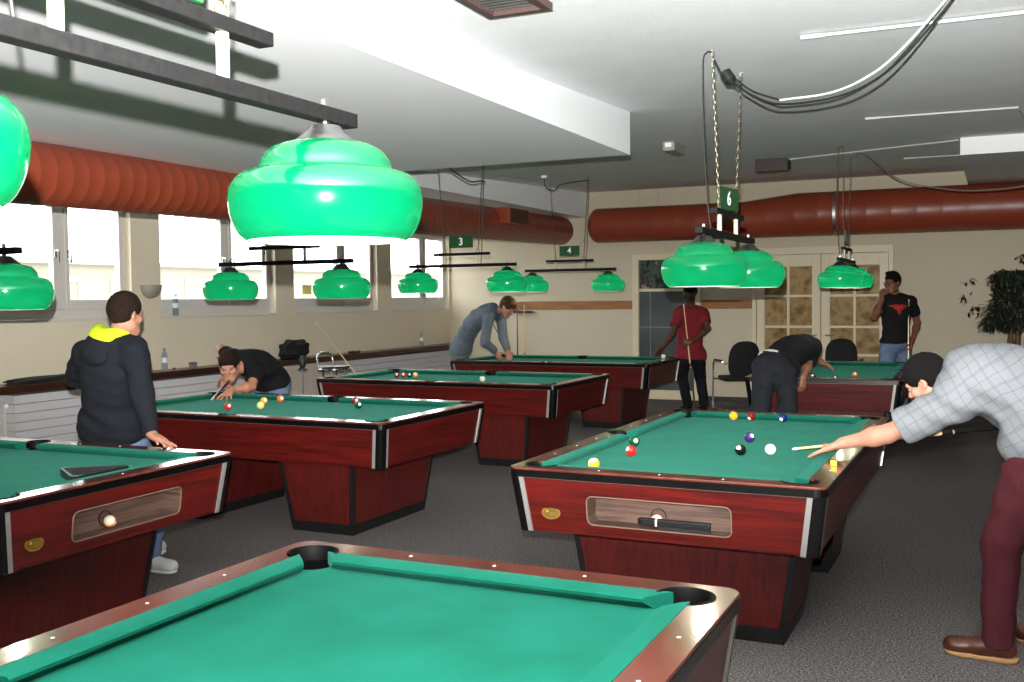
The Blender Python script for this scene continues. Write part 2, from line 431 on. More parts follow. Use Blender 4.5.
# ================================================================= pool tables
TL, TW = 2.616, 1.42
HX, HY = TL/2, TW/2
BED = .762
M_cloth = None
def cloth_mat():
    m, nt, b, out = new_mat('green billiard cloth')
    tc = nt.nodes.new('ShaderNodeTexCoord')
    n = nt.nodes.new('ShaderNodeTexNoise'); n.inputs['Scale'].default_value = 5; n.inputs['Detail'].default_value = 6
    r = nt.nodes.new('ShaderNodeValToRGB'); r.color_ramp.elements[0].position = .3; r.color_ramp.elements[1].position = .7
    r.color_ramp.elements[0].color = CLOTH_A; r.color_ramp.elements[1].color = CLOTH_B
    nt.links.new(tc.outputs['Object'], n.inputs['Vector']); nt.links.new(n.outputs['Fac'], r.inputs[0]); nt.links.new(r.outputs[0], b.inputs['Base Color'])
    b.inputs['Roughness'].default_value = .9; b.inputs['Specular IOR Level'].default_value = .06
    b.inputs['Sheen Weight'].default_value = .10; b.inputs['Sheen Roughness'].default_value = .45; b.inputs['Sheen Tint'].default_value = (.25,.95,.75,1)
    n2 = nt.nodes.new('ShaderNodeTexNoise'); n2.inputs['Scale'].default_value = 500
    nt.links.new(tc.outputs['Object'], n2.inputs['Vector'])
    bp = nt.nodes.new('ShaderNodeBump'); bp.inputs['Strength'].default_value = .15; bp.inputs['Distance'].default_value = .001
    nt.links.new(n2.outputs['Fac'], bp.inputs['Height']); nt.links.new(bp.outputs[0], b.inputs['Normal'])
    return m
M_cloth = cloth_mat()
RD, RL = srgb(50,10,8), srgb(92,18,13)
M_apx = wood('mahogany long apron', RD, RL, (2.5,2,70), .32)
M_apy = wood('mahogany end apron', RD, RL, (2,2.5,70), .32)
M_ped = wood('mahogany pedestal', srgb(54,13,10), srgb(90,20,15), (60,60,1.6), .4)
M_rail = wood('glossy mahogany rail', srgb(70,30,22), srgb(106,52,40), (7,7,7), .16, .6)
M_tray = wood('walnut tray', srgb(62,44,38), srgb(112,86,74), (3,3,60), .5)
M_alu = mat('brushed aluminium', srgb(190,188,184), .38, .7)
M_sight = mat('white inlay', srgb(235,235,230), .4)
M_pocket = mat('black pocket leather', srgb(4,4,4), .95, spec=.05)
M_rim = mat('black pocket rim', srgb(6,6,6), .6, spec=.12)
M_band = mat('black rail edge', srgb(7,7,7), .25)
M_gold = mat('gold badge', srgb(134,98,36), .45, .3)
M_goldd = mat('green gold badge centre', srgb(92,80,26), .45, .2)
M_under = mat('black underside', srgb(10,9,9), .8)
POCK = [(sx*1.184, sy*.586, .066) for sx in (1,-1) for sy in (1,-1)]+[(0, sy*.628, .058) for sy in (1,-1)]
def cyl(x, y, r, z0, z1):
    return MB().prism([(x+r*math.cos(2*PI*i/36), y+r*math.sin(2*PI*i/36)) for i in range(36)], z0, z1).build('cut', M_black)
Z0, Z1 = .505, .757           # apron bottom and top
TX, TY, BX, BY = HX-.010, HY-.010, HX-.043, HY-.043
def ax(t): return BX+(TX-BX)*t
def ay(t): return BY+(TY-BY)*t
_tm = {}
def shared():
    """meshes every table shares"""
    g = {}
    # cloth bed
    o = MB().box((-HX+.09,-HY+.09,BED-.03),(HX-.09,HY-.09,BED)).build('bed', M_cloth)
    boolean(o, [cyl(x, y, r, .6, .9) for x, y, r in POCK]); g['bed'] = o.data; bpy.data.objects.remove(o)
    # wooden rail ring
    o = MB().prism(rrect(HX, HY, .05), .789, .80).build('rail', M_rail)
    cut = MB().prism(rrect(HX-.10, HY-.10, .001), .7, .9).build('cut', M_rail)
    boolean(o, [cut]+[cyl(x, y, r+.012, .6, .9) for x, y, r in POCK])
    md = o.modifiers.new('bev', 'BEVEL'); md.width = .004; md.segments = 2; md.limit_method = 'ANGLE'; md.angle_limit = 1.0
    apply_mods(o); g['rail'] = o.data; bpy.data.objects.remove(o)
    # black edge band
    o = MB().prism(rrect(HX+.001, HY+.001, .05), .757, .789).build('edge', M_band)
    cut = MB().prism(rrect(HX-.10, HY-.10, .001), .7, .9).build('cut', M_band)
    boolean(o, [cut]+[cyl(x, y, r+.012, .6, .9) for x, y, r in POCK]); g['edge'] = o.data; bpy.data.objects.remove(o)
    # sights
    pts_ = []
    def sight(x, y): pts_.append((x, y))
    for s in (1,-1):
        for k in (1,2,3): 
            for sx in (1,-1): sight(sx*k*.29, s*(HY-.05))
        for k in (-1,0,1): sight(s*(HX-.05), k*.28)
    g['sight'] = MB().lathe([(.0001,.8010),(.0052,.8010),(.0055,.7995)], 10).mesh('sight', M_sight); g['sights'] = pts_
    # cushions: profile (distance in from the wood, height)
    prof = [(0,.800),(.020,.8005),(.058,.797),(.065,.791),(.063,.782),(.040,.7625),(0,.7625)]
    def cushion(a0w, a0n, a1w, a1n, place):
        vs = []; n = len(prof)
        for aw, an in ((a0w, a0n), (a1w, a1n)):
            for d, z in prof:
                t = d/.065; vs.append(place(aw+(an-aw)*t, d, z))
        fs = [tuple(range(n)), tuple(range(2*n-1, n-1, -1))]+[(i, (i+1) % n, n+(i+1) % n, n+i) for i in range(n)]
        return MB().add(vs, fs).mesh('cushion', M_cloth, smooth=35)
    g['cushion'] = []
    for sy in (1,-1):
        for sx in (1,-1):
            g['cushion'].append(cushion(.066,.084,1.208-.062,1.143-.060, lambda a, d, z, sx=sx, sy=sy: (sx*a, sy*(HY-.10-d), z)))
    for sx in (1,-1):
        g['cushion'].append(cushion(-.548,-.485,.548,.485, lambda a, d, z, sx=sx: (sx*(HX-.10-d), a, z)))
    # pockets
    g['pocket'] = []
    for x, y, r in POCK:
        ang = math.atan2(y, x) if x else math.copysign(PI/2, y)
        m = MB()
        R = r+.002
        m.lathe([(R,BED-.004),(R-.002,.66),(R*.8,.62),(.001,.61)], 32, o=(x, y, 0))
        half = math.radians(112 if x else 92)
        m.lathe([(R,BED-.01),(R,.797),(r+.006,.8035),(r+.013,.8025),(r+.0125,.79)], 26, o=(x, y, 0), a0=ang-half, a1=ang+half, mi=1)
        g['pocket'].append(m.mesh('pocket', [M_pocket, M_rim], smooth=35))
    # corner posts, aluminium strips
    g['corner'] = []; g['strip'] = []
    for sx in (1,-1):
        for sy in (1,-1):
            def poly(t, sx=sx, sy=sy):
                X, Y = ax(t)+.006, ay(t)+.006; L = .05
                pts = [(X, Y-L)]+[(X-.035+.035*math.cos(a), Y-.035+.035*math.sin(a)) for a in [PI/2*i/6 for i in range(7)]]+[(X-L, Y),(X-L, Y-.02),(X-.02, Y-.02),(X-.02, Y-L)]
                pts = [(sx*a, sy*b_) for a, b_ in pts]
                return pts if sx*sy > 0 else pts[::-1]
            g['corner'].append(MB().prism(poly(0), Z0-.004, Z1, poly1=poly(1)).mesh('corner_post', M_band, smooth=30))
            for k in (0, 1):
                def q(t, k=k, sx=sx, sy=sy):
                    X, Y = ax(t)+.006, ay(t)+.006
                    p = [(X-.012, Y-.073),(X, Y-.073),(X, Y-.05),(X-.012, Y-.05)] if k == 0 else [(X-.073, Y-.012),(X-.05, Y-.012),(X-.05, Y),(X-.073, Y)]
                    p = [(sx*a, sy*b_) for a, b_ in p]
                    return p if sx*sy > 0 else p[::-1]
                g['strip'].append(MB().prism(q(0), Z0-.002, Z1-.001, poly1=q(1)).mesh('metal_strip', M_alu))
    # plain apron panels
    def panel(c, n, w):   # c corners bottom l/r & top r/l, inward vector n
        return MB().add(list(c)+[tuple(Vector(p)+Vector(n)*.02) for p in c], [(0,1,2,3),(7,6,5,4),(0,4,5,1),(1,5,6,2),(2,6,7,3),(3,7,4,0)])
    e = .03
    g['long'] = [panel([(sy*-(BX-e), -sy*BY, Z0),(sy*(BX-e), -sy*BY, Z0),(sy*(TX-e), -sy*TY, Z1),(sy*-(TX-e), -sy*TY, Z1)], (0, sy, 0), 0).mesh('side_apron', M_apx) for sy in (1,-1)]
    g['end'] = panel([(-BX, (BY-e), Z0),(-BX, -(BY-e), Z0),(-TX, -(TY-e), Z1),(-TX, (TY-e), Z1)], (1,0,0), 0).mesh('end_apron', M_apy)
    g['under'] = MB().box((-BX+.02,-BY+.02,Z0+.003),(BX-.02,BY-.02,Z0+.02)).mesh('underside', M_under)
    g['trim'] = None
    m = MB()
    X, Y = TX+.003, TY+.003
    for sy in (1,-1): m.box((-X+.04,min(sy*Y,sy*(Y-.01)),.7540),(X-.04,max(sy*Y,sy*(Y-.01)),.7570))
    for sx in (1,-1): m.box((min(sx*X,sx*(X-.01)),-Y+.04,.7540),(max(sx*X,sx*(X-.01)),Y-.04,.7570))
    g['trim'] = m.mesh('edge_trim', mat('dull metal line', srgb(120,112,106), .5, .3))
    # pedestal: centred at origin, 
    lx0, lx1, ly0, ly1 = .245, .305, .465, .54   # half sizes floor / top
    tt = lambda z: (z-0)/.52
    fx = lambda z: lx0+(lx1-lx0)*tt(z); fy = lambda z: ly0+(ly1-ly0)*tt(z)
    def R(z, d=0): return [(fx(z)+d, fy(z)+d),(-fx(z)-d, fy(z)+d),(-fx(z)-d, -fy(z)-d),(fx(z)+d, -fy(z)-d)]
    g['ped'] = MB().prism(R(.07), .07, .52, poly1=R(.52)).mesh('pedestal', M_ped)
    g['kick'] = MB().prism(R(0, .003), 0, .072, poly1=R(.07, .003)).mesh('plinth', M_black)
    g['pedtrim'] = []
    for sx in (1,-1):
        for sy in (1,-1):
            def c(z, sx=sx, sy=sy):
                a, b_ = fx(z)+.003, fy(z)+.003
                p = [(sx*x, sy*y) for x, y in ((a, b_-.03),(a, b_),(a-.03, b_),(a-.03, b_-.01),(a-.01, b_-.01),(a-.01, b_-.03))]
                return p if sx*sy > 0 else p[::-1]
            g['pedtrim'].append(MB().prism(c(.072), .072, .512, poly1=c(.512)).mesh('corner_trim', M_black))
    return g
G = shared()

def link(name, me, parent, loc=None):
    o = bpy.data.objects.new(name, me); C.objects.link(o); o.parent = parent
    if loc is not None: o.location = loc
    return o
def return_end(s0, s1, badge):
    """end apron with a rounded opening (s along the end, seen from outside left to right)"""
    t0, t1 = .20, .72
    e = .03
    P = lambda s, t: Vector((ax(t), s, Z0+(Z1-Z0)*t))
    zc = (t0+t1)/2; H = Z1-Z0
    loop = []
    r = .028
    for cs, ct, a0 in ((s1-r, t1-r/H, 0),(s0+r, t1-r/H, PI/2),(s0+r, t0+r/H, PI),(s1-r, t0+r/H, 1.5*PI)):
        for i in range(6):
            a = a0+PI/2*i/5; loop.append((cs+r*math.cos(a), ct+r*math.sin(a)/H))
    outer = [(-(BY-e), 0),((BY-e), 0),((TY-e), 1),(-(TY-e), 1)]
    bm = bmesh.new()
    vo = [bm.verts.new(P(s, t)) for s, t in outer]; vi = [bm.verts.new(P(s, t)) for s, t in loop]
    es = [bm.edges.new((vo[i], vo[(i+1) % 4])) for i in range(4)]+[bm.edges.new((vi[i], vi[(i+1) % len(vi)])) for i in range(len(vi))]
    bmesh.ops.triangle_fill(bm, edges=es, use_beauty=True)
    bmesh.ops.recalc_face_normals(bm, faces=bm.faces)
    if sum(f.normal.x for f in bm.faces) < 0: bmesh.ops.reverse_faces(bm, faces=bm.faces)
    me = bpy.data.meshes.new('end_apron'); bm.to_mesh(me); bm.free(); me.materials.append(M_apy)
    # lip + tray
    lip = MB()
    pts = [P(s, t) for s, t in loop]
    n = len(pts)
    lip.tube([p+Vector((.001,0,0)) for p in pts], .003, 6, closed=True)
    tray = MB(); D = .11
    back = [(p[0]-D+(.0 if True else 0), p[1], p[2]) for p in pts]
    xb = ax(.46)-D
    back = [(xb, p[1], p[2]) for p in pts]
    front = [(p[0]-.002, p[1], p[2]) for p in pts]
    tray.add(front+back, [(i, (i+1) % n, n+(i+1) % n, n+i) for i in range(n)]+[tuple(range(n, 2*n))])
    hole = MB()
    zb = Z0+H*t0+.042
    hole.lathe([(.036,.0),(.036,.006),(.033,.006),(.033,-.03),(.001,-.03)], 24, M=Matrix.Translation((xb+.001,-.03,zb)) @ Matrix.Rotation(PI/2, 4, 'Y'))
    bd = MB(); by = badge
    Mb = Matrix.Translation((ax(.36)+.001, by, Z0+.36*H)) @ Matrix.Rotation(PI/2-.13, 4, 'Y') @ Matrix.Rotation(PI/2, 4, 'Z')
    el = [(.046*math.cos(2*PI*i/32), .029*math.sin(2*PI*i/32)) for i in range(32)]
    bd.prism(el, 0, .004, M=Mb)
    bd.prism([(x*.82, y*.78) for x, y in el], .004, .0055, mi=1, M=Mb)
    bd.prism([(-.018+.006*math.cos(2*PI*i/12), .007+.006*math.sin(2*PI*i/12)) for i in range(12)], .0055, .007, mi=2, M=Mb)
    for k in range(5): bd.prism([(-.004+k*.008, -.012),(-.001+k*.008, -.012),(-.001+k*.008, .004),(-.004+k*.008, .004)], .0055, .0065, mi=0, M=Mb)
    return me, lip.mesh('opening_lip', mat('pale opening edge', srgb(120,98,84), .5)), tray.mesh('ball_tray', M_tray, smooth=30), hole.mesh('return_hole', [M_under]), bd.mesh('badge', [M_gold, M_goldd, mat('orange dot', srgb(226,120,50), .4)]), xb, zb
def pool_table(x, y, rz, label, opening=(-.33,.32), badge=-.505):
    t = thing('pool_table', label, 'pool table', (x, y, 0), rz, 'pool tables of the hall')
    link('bed', G['bed'], t); r = link('rail', G['rail'], t); [link('sight', G['sight'], r, (p[0], p[1], 0)) for p in G['sights']]; link('rail_edge', G['edge'], t)
    for c in G['cushion']: link('cushion', c, t)
    for p in G['pocket']: link('pocket', p, t)
    cab = link('side_apron', G['long'][0], t); link('side_apron', G['long'][1], t); link('end_apron', G['end'], t)
    me, lip, tray, hole, bd, xb, zb = return_end(opening[0], opening[1], badge)
    e = link('end_apron', me, t); link('opening_lip', lip, e); link('badge', bd, e); tr = link('ball_tray', tray, t); link('return_hole', hole, tr)
    link('edge_trim', G['trim'], t)
    for c in G['corner']: link('corner_post', c, t)
    for c in G['strip']: link('metal_strip', c, t)
    link('underside', G['under'], t)
    for sx in (1,-1):
        p = link('pedestal', G['ped'], t, (sx*.655,0,0))
        for c in G['pedtrim']: link('corner_trim', c, p)
        link('plinth', G['kick'], t, (sx*.655,0,0))
    return t
HP = PI/2
TAB = {
 'T6': (-1.2704, 5.4937, -HP-.010, 'pool table with nine balls and a player stretched over it, brush in its ball tray', (-.33,.32), -.505),
 'T0': (-1.2911, 1.3483, -HP-.005, 'empty pool table closest to the camera, cut off by the photo edge', (-.33,.32), -.505),
 'T1': (-4.7879, 3.3503, .0191, 'pool table with a black triangle rack on its cloth and oval badge facing out', (-.31,.34), -.505),
 'T2': (-4.7156, 6.0930, PI-.0096, 'pool table where a bent player in black lines up a shot by the window wall', (-.33,.32), -.505),
 'T3': (-4.7526, 8.9961, PI-.0116, 'pool table with four balls clustered by its rail, nobody at it', (-.33,.32), -.505),
 'T4': (-4.8444, 11.9555, PI+.0087, 'pool table in the far corner where a man in grey sets up balls', (-.33,.32), -.505),
 'T7': (-1.4132, 11.0215, HP+.0212, 'pool table in front of the far double doors with few balls on it', (-.33,.32), -.505),
}
for k, (x, y, rz, lab, op, bd) in TAB.items(): pool_table(x, y, rz, lab, op, bd)

# ================================================================= billiard lamps
def shade_mats():
    m, nt, b, out = new_mat('green lamp shade')
    b.inputs['Base Color'].default_value = SHADE
    b.inputs['Roughness'].default_value = .12; b.inputs['Coat Weight'].default_value = .3; b.inputs['Coat Roughness'].default_value = .05
    tr = nt.nodes.new('ShaderNodeBsdfTranslucent'); tr.inputs[0].default_value = SHADE_T
    mx = nt.nodes.new('ShaderNodeMixShader'); mx.inputs[0].default_value = .45
    nt.links.new(b.outputs[0], mx.inputs[1]); nt.links.new(tr.outputs[0], mx.inputs[2]); nt.links.new(mx.outputs[0], out.inputs[0])
    m2, nt, b, out = new_mat('white shade lining')
    b.inputs['Base Color'].default_value = (.9,.9,.88,1)
    tr = nt.nodes.new('ShaderNodeBsdfTranslucent'); tr.inputs[0].default_value = (.8,.85,.8,1)
    mx = nt.nodes.new('ShaderNodeMixShader'); mx.inputs[0].default_value = .4
    nt.links.new(b.outputs[0], mx.inputs[1]); nt.links.new(tr.outputs[0], mx.inputs[2]); nt.links.new(mx.outputs[0], out.inputs[0])
    return m, m2
M_shade, M_lining = shade_mats()
M_bar = mat('dusty black bar', srgb(9,9,9), .6, .0, spec=.2, noise=(60,.6))
M_cap = mat('grey metal cap', (.075,.075,.072,1), .3, .8)
M_tube = mat('white post tube', srgb(186,182,160), .35)
M_chain = mat('chain steel', srgb(112,104,86), .4, .8)
M_wire = mat('black cable', srgb(24,24,24), .5)
M_wirew = mat('white cable', srgb(225,222,220), .5)
M_bulb = mat('lit bulb', (1,1,1,1), .5, emit=(1,.93,.72,1), estr=BULB_E)
M_signg = mat('dark green sign', srgb(30,74,40), .3)
M_signw = mat('sign white', srgb(235,238,235), .5)
PROF = [(.172,0),(.190,.018),(.205,.055),(.2098,.095),(.204,.128),(.186,.152),(.160,.163),(.148,.165),(.144,.172),(.139,.190),(.124,.211),(.098,.226),(.066,.234)]
PROF = [(r, z*.92) for r, z in PROF]
sm = MB(); sp = catmull([(r, 0, z) for r, z in PROF], 4)
sm.lathe([(p.x, p.z) for p in sp], 56)
SHADE_ME = sm.mesh('lamp_shade', M_shade, smooth=60)
lm = MB(); lm.lathe([(max(p.x-.006, .03), p.z-(.0 if p.z < .02 else .004)) for p in sp]+[(.001,.207)], 56)
lm.lathe([(.166,0),(.172,-.001),(.1725,.002)], 56)
LIN_ME = lm.mesh('shade_lining', M_lining, smooth=60)
cp = MB(); cp.lathe([(.072,.208),(.069,.216),(.055,.227),(.041,.239),(.034,.249),(.028,.251),(.001,.251)], 32); cp.tube([(0,0,.249),(0,0,.262)], .010, 10)
CAP_ME = cp.mesh('shade_cap', M_cap, smooth=35)
bl = MB(); bl.sphere((0,0,.092), .032, 16, 12, sc=(1,1,1.2)); bl.tube([(0,0,.12),(0,0,.20)], .014, 10, mi=1)
BULB_ME = bl.mesh('light_bulb', [M_bulb, M_tube], smooth=True)
def chain(z0, z1, L=.034, w=.017, r=.0019):
    m = MB(); n = max(2, int((z1-z0)/(L*.76)))
    st = (z1-z0)/n; L = st/.76
    for k in range(n):
        zc = z0+st*(k+.5); pts = []
        for i in range(10):
            a = 2*PI*i/10; c, s_ = math.cos(a)*w/2*.8, math.sin(a)*L/2
            pts.append((c, 0, zc+s_) if k % 2 else (0, c, zc+s_))
        m.tube(pts, r, 5, closed=True)
    return m
SEP = 1.03
def ceil_at(x, y):
    if x < SOFX and y < SOFY: return SOFZ
    if x < -5.72: return 2.83
    return cz(y)
def lamp(x, y, zb, along_y, label, digit, wire=None, signoff=0, digit_label='', signz=.05):
    rz = PI/2 if along_y else 0
    t = thing('billiard_lamp', label, 'lamp', (x, y, zb), rz, 'twin green lamps over the tables')
    for s in (-1, 1):
        o = link('lamp_shade', SHADE_ME, t, (s*SEP/2,0,0))
        link('shade_lining', LIN_ME, o); link('shade_cap', CAP_ME, o); link('light_bulb', BULB_ME, o)
    zl = .258
    MB().box((-SEP/2-.10,-.019,zl),(SEP/2+.10,.019,zl+.032)).build('lower_bar', M_bar, t, bevel=.002)
    MB().box((-.32,-.019,zl+.118),(.32,.019,zl+.146)).build('upper_bar', M_bar, t, bevel=.002)
    ztop = ceil_at(x, y)-zb
    for s in (-1, 1):
        MB().tube([(s*.19,0,zl+.03),(s*.19,0,zl+.120)], .0125, 14).build('post', M_tube, t, smooth=True)
        hk = MB(); zt = zl+.146
        hk.tube([(s*.19+.018*math.cos(a),0,zt+.016+.018*math.sin(a)) for a in [2*PI*i/14 for i in range(14)]], .003, 6, closed=True)
        hk.build('ring', M_chain, t, smooth=True)
        cx_ = s*.19*(1.4 if along_y else 1.4)
        c = chain(zt+.03, ztop-.02); 
        # chains spread a little towards the ceiling
        for i, v in enumerate(c.v):
            k = (v[2]-zt)/(ztop-zt); c.v[i] = (v[0]+s*(.19+(.14 if along_y else .07)*k), v[1], v[2])
        c.build('chain', M_chain, t, smooth=True)
        hx = s*(.33 if along_y else .26)
        MB().tube([(hx,0,ztop-.022),(hx,.008,ztop-.01),(hx,0,ztop)], .004, 6).lathe([(.001,ztop-.004),(.014,ztop-.004),(.014,ztop)], 12, o=(hx,0,0)).build('ceiling_hook', M_tube, t, smooth=True)
    for s in (-1,1):   # little wing bolts above the lower bar
        MB().box((s*SEP/2-.006,-.006,zl+.03),(s*SEP/2+.006,.006,zl+.05)).build('bolt', M_steel, t)
    # power lead
    q = -1 if along_y else 1
    pts = [(q*.24,.03,zl+.03),(q*.25,.045,zl+.16),(q*.31,.05,(zl+ztop)/2),(q*.37,.04,ztop-.10),(q*.375,.02,ztop-.035),(q*.345,.0,ztop-.025)] if along_y else [(.215,.012,zl+.03),(.222,.02,zl+.16),(.24,.02,(zl+ztop)/2),(.265,.015,ztop-.03)]
    MB().tube(catmull(pts, 6), .0035, 6).build('power_lead', M_wire, t, smooth=True)
    # number sign between the chains
    if digit is not None:
        sg = thing('number_sign', ('dark green sign with white number %s hanging above its lamp' % digit) if digit in '346' and digit else digit_label, 'sign', (x+(0 if along_y else signoff), y+(signoff if along_y else 0), zb+zl+.146+signz), rz-(.16 if digit == '6' else 0), 'number signs over the lamps')
        MB().box((-.135,-.007,0),(.135,.007,.122)).build('sign_board', M_signg, sg, bevel=.002)
        if digit: me = text_mesh(digit, .105, .0006); me.materials.clear(); me.materials.append(M_signw)
        for k, a in ((-1, 0), (1, PI)) if digit else ():
            o = link('sign_number', me, sg, (0, k*.0078, .060)); o.rotation_euler = (PI/2, 0, a)
        for s in (-1,1): MB().tube([(s*.13,0,.115),(s*.15,0,.16),(s*.20,0,.20)], .0018, 5).build('hanging_wire', M_chain, sg)
    return t
LAMPS = [
 ('T0', -1.31, 1.333, 1.703, True, 'green twin lamp above the closest empty table, its shades largest of all', ''),
 ('T6', -1.265, 5.46, 1.622, True, 'green twin lamp above the table with the stretched player, number 6 sign', '6'),
 ('T7', -1.285, 10.75, 1.645, True, 'green twin lamp in front of the far double doors', ''),
 ('T1', -4.66, 3.285, 1.545, False, 'green twin lamp above the table with the triangle rack', None),
 ('T2', -4.79, 6.20, 1.585, False, 'green twin lamp against the windows above the bent player in black', None),
 ('T3', -4.86, 9.18, 1.640, False, 'green twin lamp with number 3 sign before the last window', '3'),
 ('T4', -4.78, 11.95, 1.652, False, 'green twin lamp with number 4 sign above the man in grey', '4'),
]
LOBJ = {}
for k, x, y, z, al, lab, dg in LAMPS: LOBJ[k] = lamp(x, y, z, al, lab, dg, signz={'T0':.012,'T6':.008}.get(k, .05), digit_label={'T0':'green sign cut off by the photo edge above the largest lamp','T7':'green sign seen edge-on above the lamp before the double doors'}.get(k, ''))

# ================================================================= balls
BR = .0286
def ball_mat(name, col, stripe=None, spot=True):
    """stripe: white ball with a coloured band round its equator; a white number disc sits at the poles of local X"""
    m, nt, b, out = new_mat(name)
    b.inputs['Roughness'].default_value = .08; b.inputs['Coat Weight'].default_value = .4
    L = nt.links.new
    tc = nt.nodes.new('ShaderNodeTexCoord'); sx = nt.nodes.new('ShaderNodeSeparateXYZ'); L(tc.outputs['Object'], sx.inputs[0])
    def math_(op, a, v):
        n = nt.nodes.new('ShaderNodeMath'); n.operation = op; L(a, n.inputs[0]); n.inputs[1].default_value = v; return n.outputs[0]
    ax_ = math_('ABSOLUTE', sx.outputs['X'], 0)
    sp = math_('GREATER_THAN', ax_, BR*.90)
    mx = nt.nodes.new('ShaderNodeMixRGB'); mx.inputs[2].default_value = srgb(238,232,214); mx.inputs[1].default_value = col
    if stripe is not None:
        az = math_('ABSOLUTE', sx.outputs['Z'], 0); st = math_('LESS_THAN', az, BR*.55)
        m2 = nt.nodes.new('ShaderNodeMixRGB'); m2.inputs[1].default_value = srgb(238,230,206); m2.inputs[2].default_value = stripe
        L(st, m2.inputs[0]); L(m2.outputs[0], mx.inputs[1])
    if spot: L(sp, mx.inputs[0])
    else: mx.inputs[0].default_value = 0
    L(mx.outputs[0], b.inputs['Base Color']); return m
BM = {
 'white': ball_mat('ivory cue ball', srgb(240,234,212), spot=False),
 'yellow': ball_mat('yellow ball', srgb(232,170,36)), 'red': ball_mat('red ball', srgb(204,34,34)), 'maroon': ball_mat('maroon ball', srgb(122,22,26)),
 'blue': ball_mat('dark blue ball', srgb(22,36,104)), 'purple': ball_mat('purple ball', srgb(62,26,104)), 'black': ball_mat('black ball', srgb(14,13,14)),
 'green': ball_mat('dark green ball', srgb(10,70,48)), 'orange': ball_mat('orange ball', srgb(226,104,44)), 'ystripe': ball_mat('yellow striped ball', srgb(238,230,206), srgb(222,160,40)),
 'ostripe': ball_mat('orange striped ball', srgb(238,230,206), srgb(226,120,50)),
 'cream': ball_mat('cream yellow ball', srgb(226,208,130), spot=False),
}
_bme = {}
def ball(kind, x, y, z, label, group, rot=(0,0,0), digit=None):
    if kind not in _bme: _bme[kind] = MB().sphere((0,0,0), BR, 32, 20).mesh('ball', BM[kind], smooth=180)
    o = bpy.data.objects.new('billiard_ball', _bme[kind]); C.objects.link(o); o.location = (x, y, z); o.rotation_euler = rot
    tag(o, label, 'ball', group)
    if digit:
        me = text_mesh(digit, .013, .0002); me.materials.clear(); me.materials.append(M_black)
        d = link('ball_number', me, o, (BR+.0001,0,0)); d.rotation_euler = (PI/2, 0, PI/2)
    return o
BZ = BED+BR+.0007
g6 = 'balls on the table with the stretched player'
def face(x, y, up=.5, side=0):      # turn local +X (the number disc) towards the open side of the room
    return (0, -up, math.atan2(-y, -x)+side)
for k, p, lab, up, side, dg in (
 ('ystripe', (-1.667,4.454,0.791), 'white and yellow striped ball next to a cushion, nearest the oval badge corner', .2, 1.9, None),
 ('red', (-1.633,4.902,0.791), 'bright red ball touching distance from a dark green ball', .5, -.9, '3'),
 ('green', (-1.723,5.234,0.791), 'dark green ball just behind the bright red ball', .3, .3, '6'),
 ('yellow', (-1.490,6.582,0.791), 'yellow ball by the far cushion next to a maroon ball', -1.2, 0, '1'),
 ('maroon', (-1.379,6.596,0), 'maroon ball between the yellow and the blue ball at the far cushion', -.5, -.6, '7'),
 ('blue', (-1.173,6.580,0.791), 'dark blue ball alone by the far cushion beyond the cue ball', -.3, -.5, '2'),
 ('purple', (-1.181,5.607,0.791), 'purple ball in mid table behind the black ball', .5, .7, '4'),
 ('black', (-1.127,5.133,0.791), 'black ball beside the white cue ball in mid table', .6, -.5, '8'),
 ('white', (-0.990,5.204,0.791), 'white cue ball in front of the cue tip of the stretched player', 0, 0, None)):
    ball(k, p[0], p[1], BZ, lab, g6, face(p[0], p[1], up, side), dg)
g2 = 'balls on the table of the bent player in black'
for k, p, lab in (
 ('red', (-5.115,5.919,0.791), 'red ball right before the bridge hand of the player in black'),
 ('cream', (-4.926,6.060,0.791), 'pale cream ball, nearer one of a touching pair'),
 ('yellow', (-5.132,6.356,0.791), 'yellow ball just behind a pale cream ball'),
 ('orange', (-5.098,6.518,0.791), 'orange ball alone at the long cushion past the yellow ball'),
 ('maroon', (-4.44,6.598,0), 'maroon ball by the cushion, behind a dark green ball'),
 ('green', (-4.239,6.339,0.791), 'dark green ball just in front of a maroon ball')):
    ball(k, p[0], p[1], BZ, lab, g2, face(p[0], p[1], .3, .4))
g3 = 'balls on the table nobody plays at'
for k, x, y, lab in (('maroon',-5.545,9.01,'maroon ball at the window end of a cluster of four'),('red',-5.478,9.03,'red ball second in a cluster of four'),
 ('green',-5.415,9.05,'dark green ball between the red and the yellow ball of a cluster'),('yellow',-5.355,9.068,'orange yellow ball at the end of a cluster of four'),
 ('white',-4.448,8.812,'white cue ball alone on the table nobody plays at')):
    ball(k, x, y, BZ, lab, g3, face(x, y, .3))
ball('white', -3.645, 12.235, .8003+BR, 'white ball on the rail corner under the hand of the man in red', 'balls on the far corner table')
g7 = 'balls on the table before the double doors'
for k, p, lab in (('black',(-1.522,10.115,0.791),'black ball close to the hanging hand of the bent man'),('blue',(-1.287,9.925,0),'small dark blue ball half hidden by the near rail of the far table'),('orange',(-1.164,10.426,0.791),'orange ball in the middle of the far table')):
    ball(k, p[0], p[1], BZ, lab, g7, face(p[0], p[1], .3))
# balls showing in the return trays
def tray_ball(key, kind, lx, ly, lz, lab):
    x, y, rz = TAB[key][:3]; c, s = math.cos(rz), math.sin(rz)
    ball(kind, x+c*lx-s*ly, y+s*lx+c*ly, lz, lab, 'balls in the ball trays', (1.05,.5,.4))
for key, nm in (('T6','tray with the black brush'),('T1','tray of the table with the triangle rack')):
    tray_ball(key, 'ostripe', 1.204, -.030, .5554+BR+.001, 'white and orange ball in the %s' % nm)

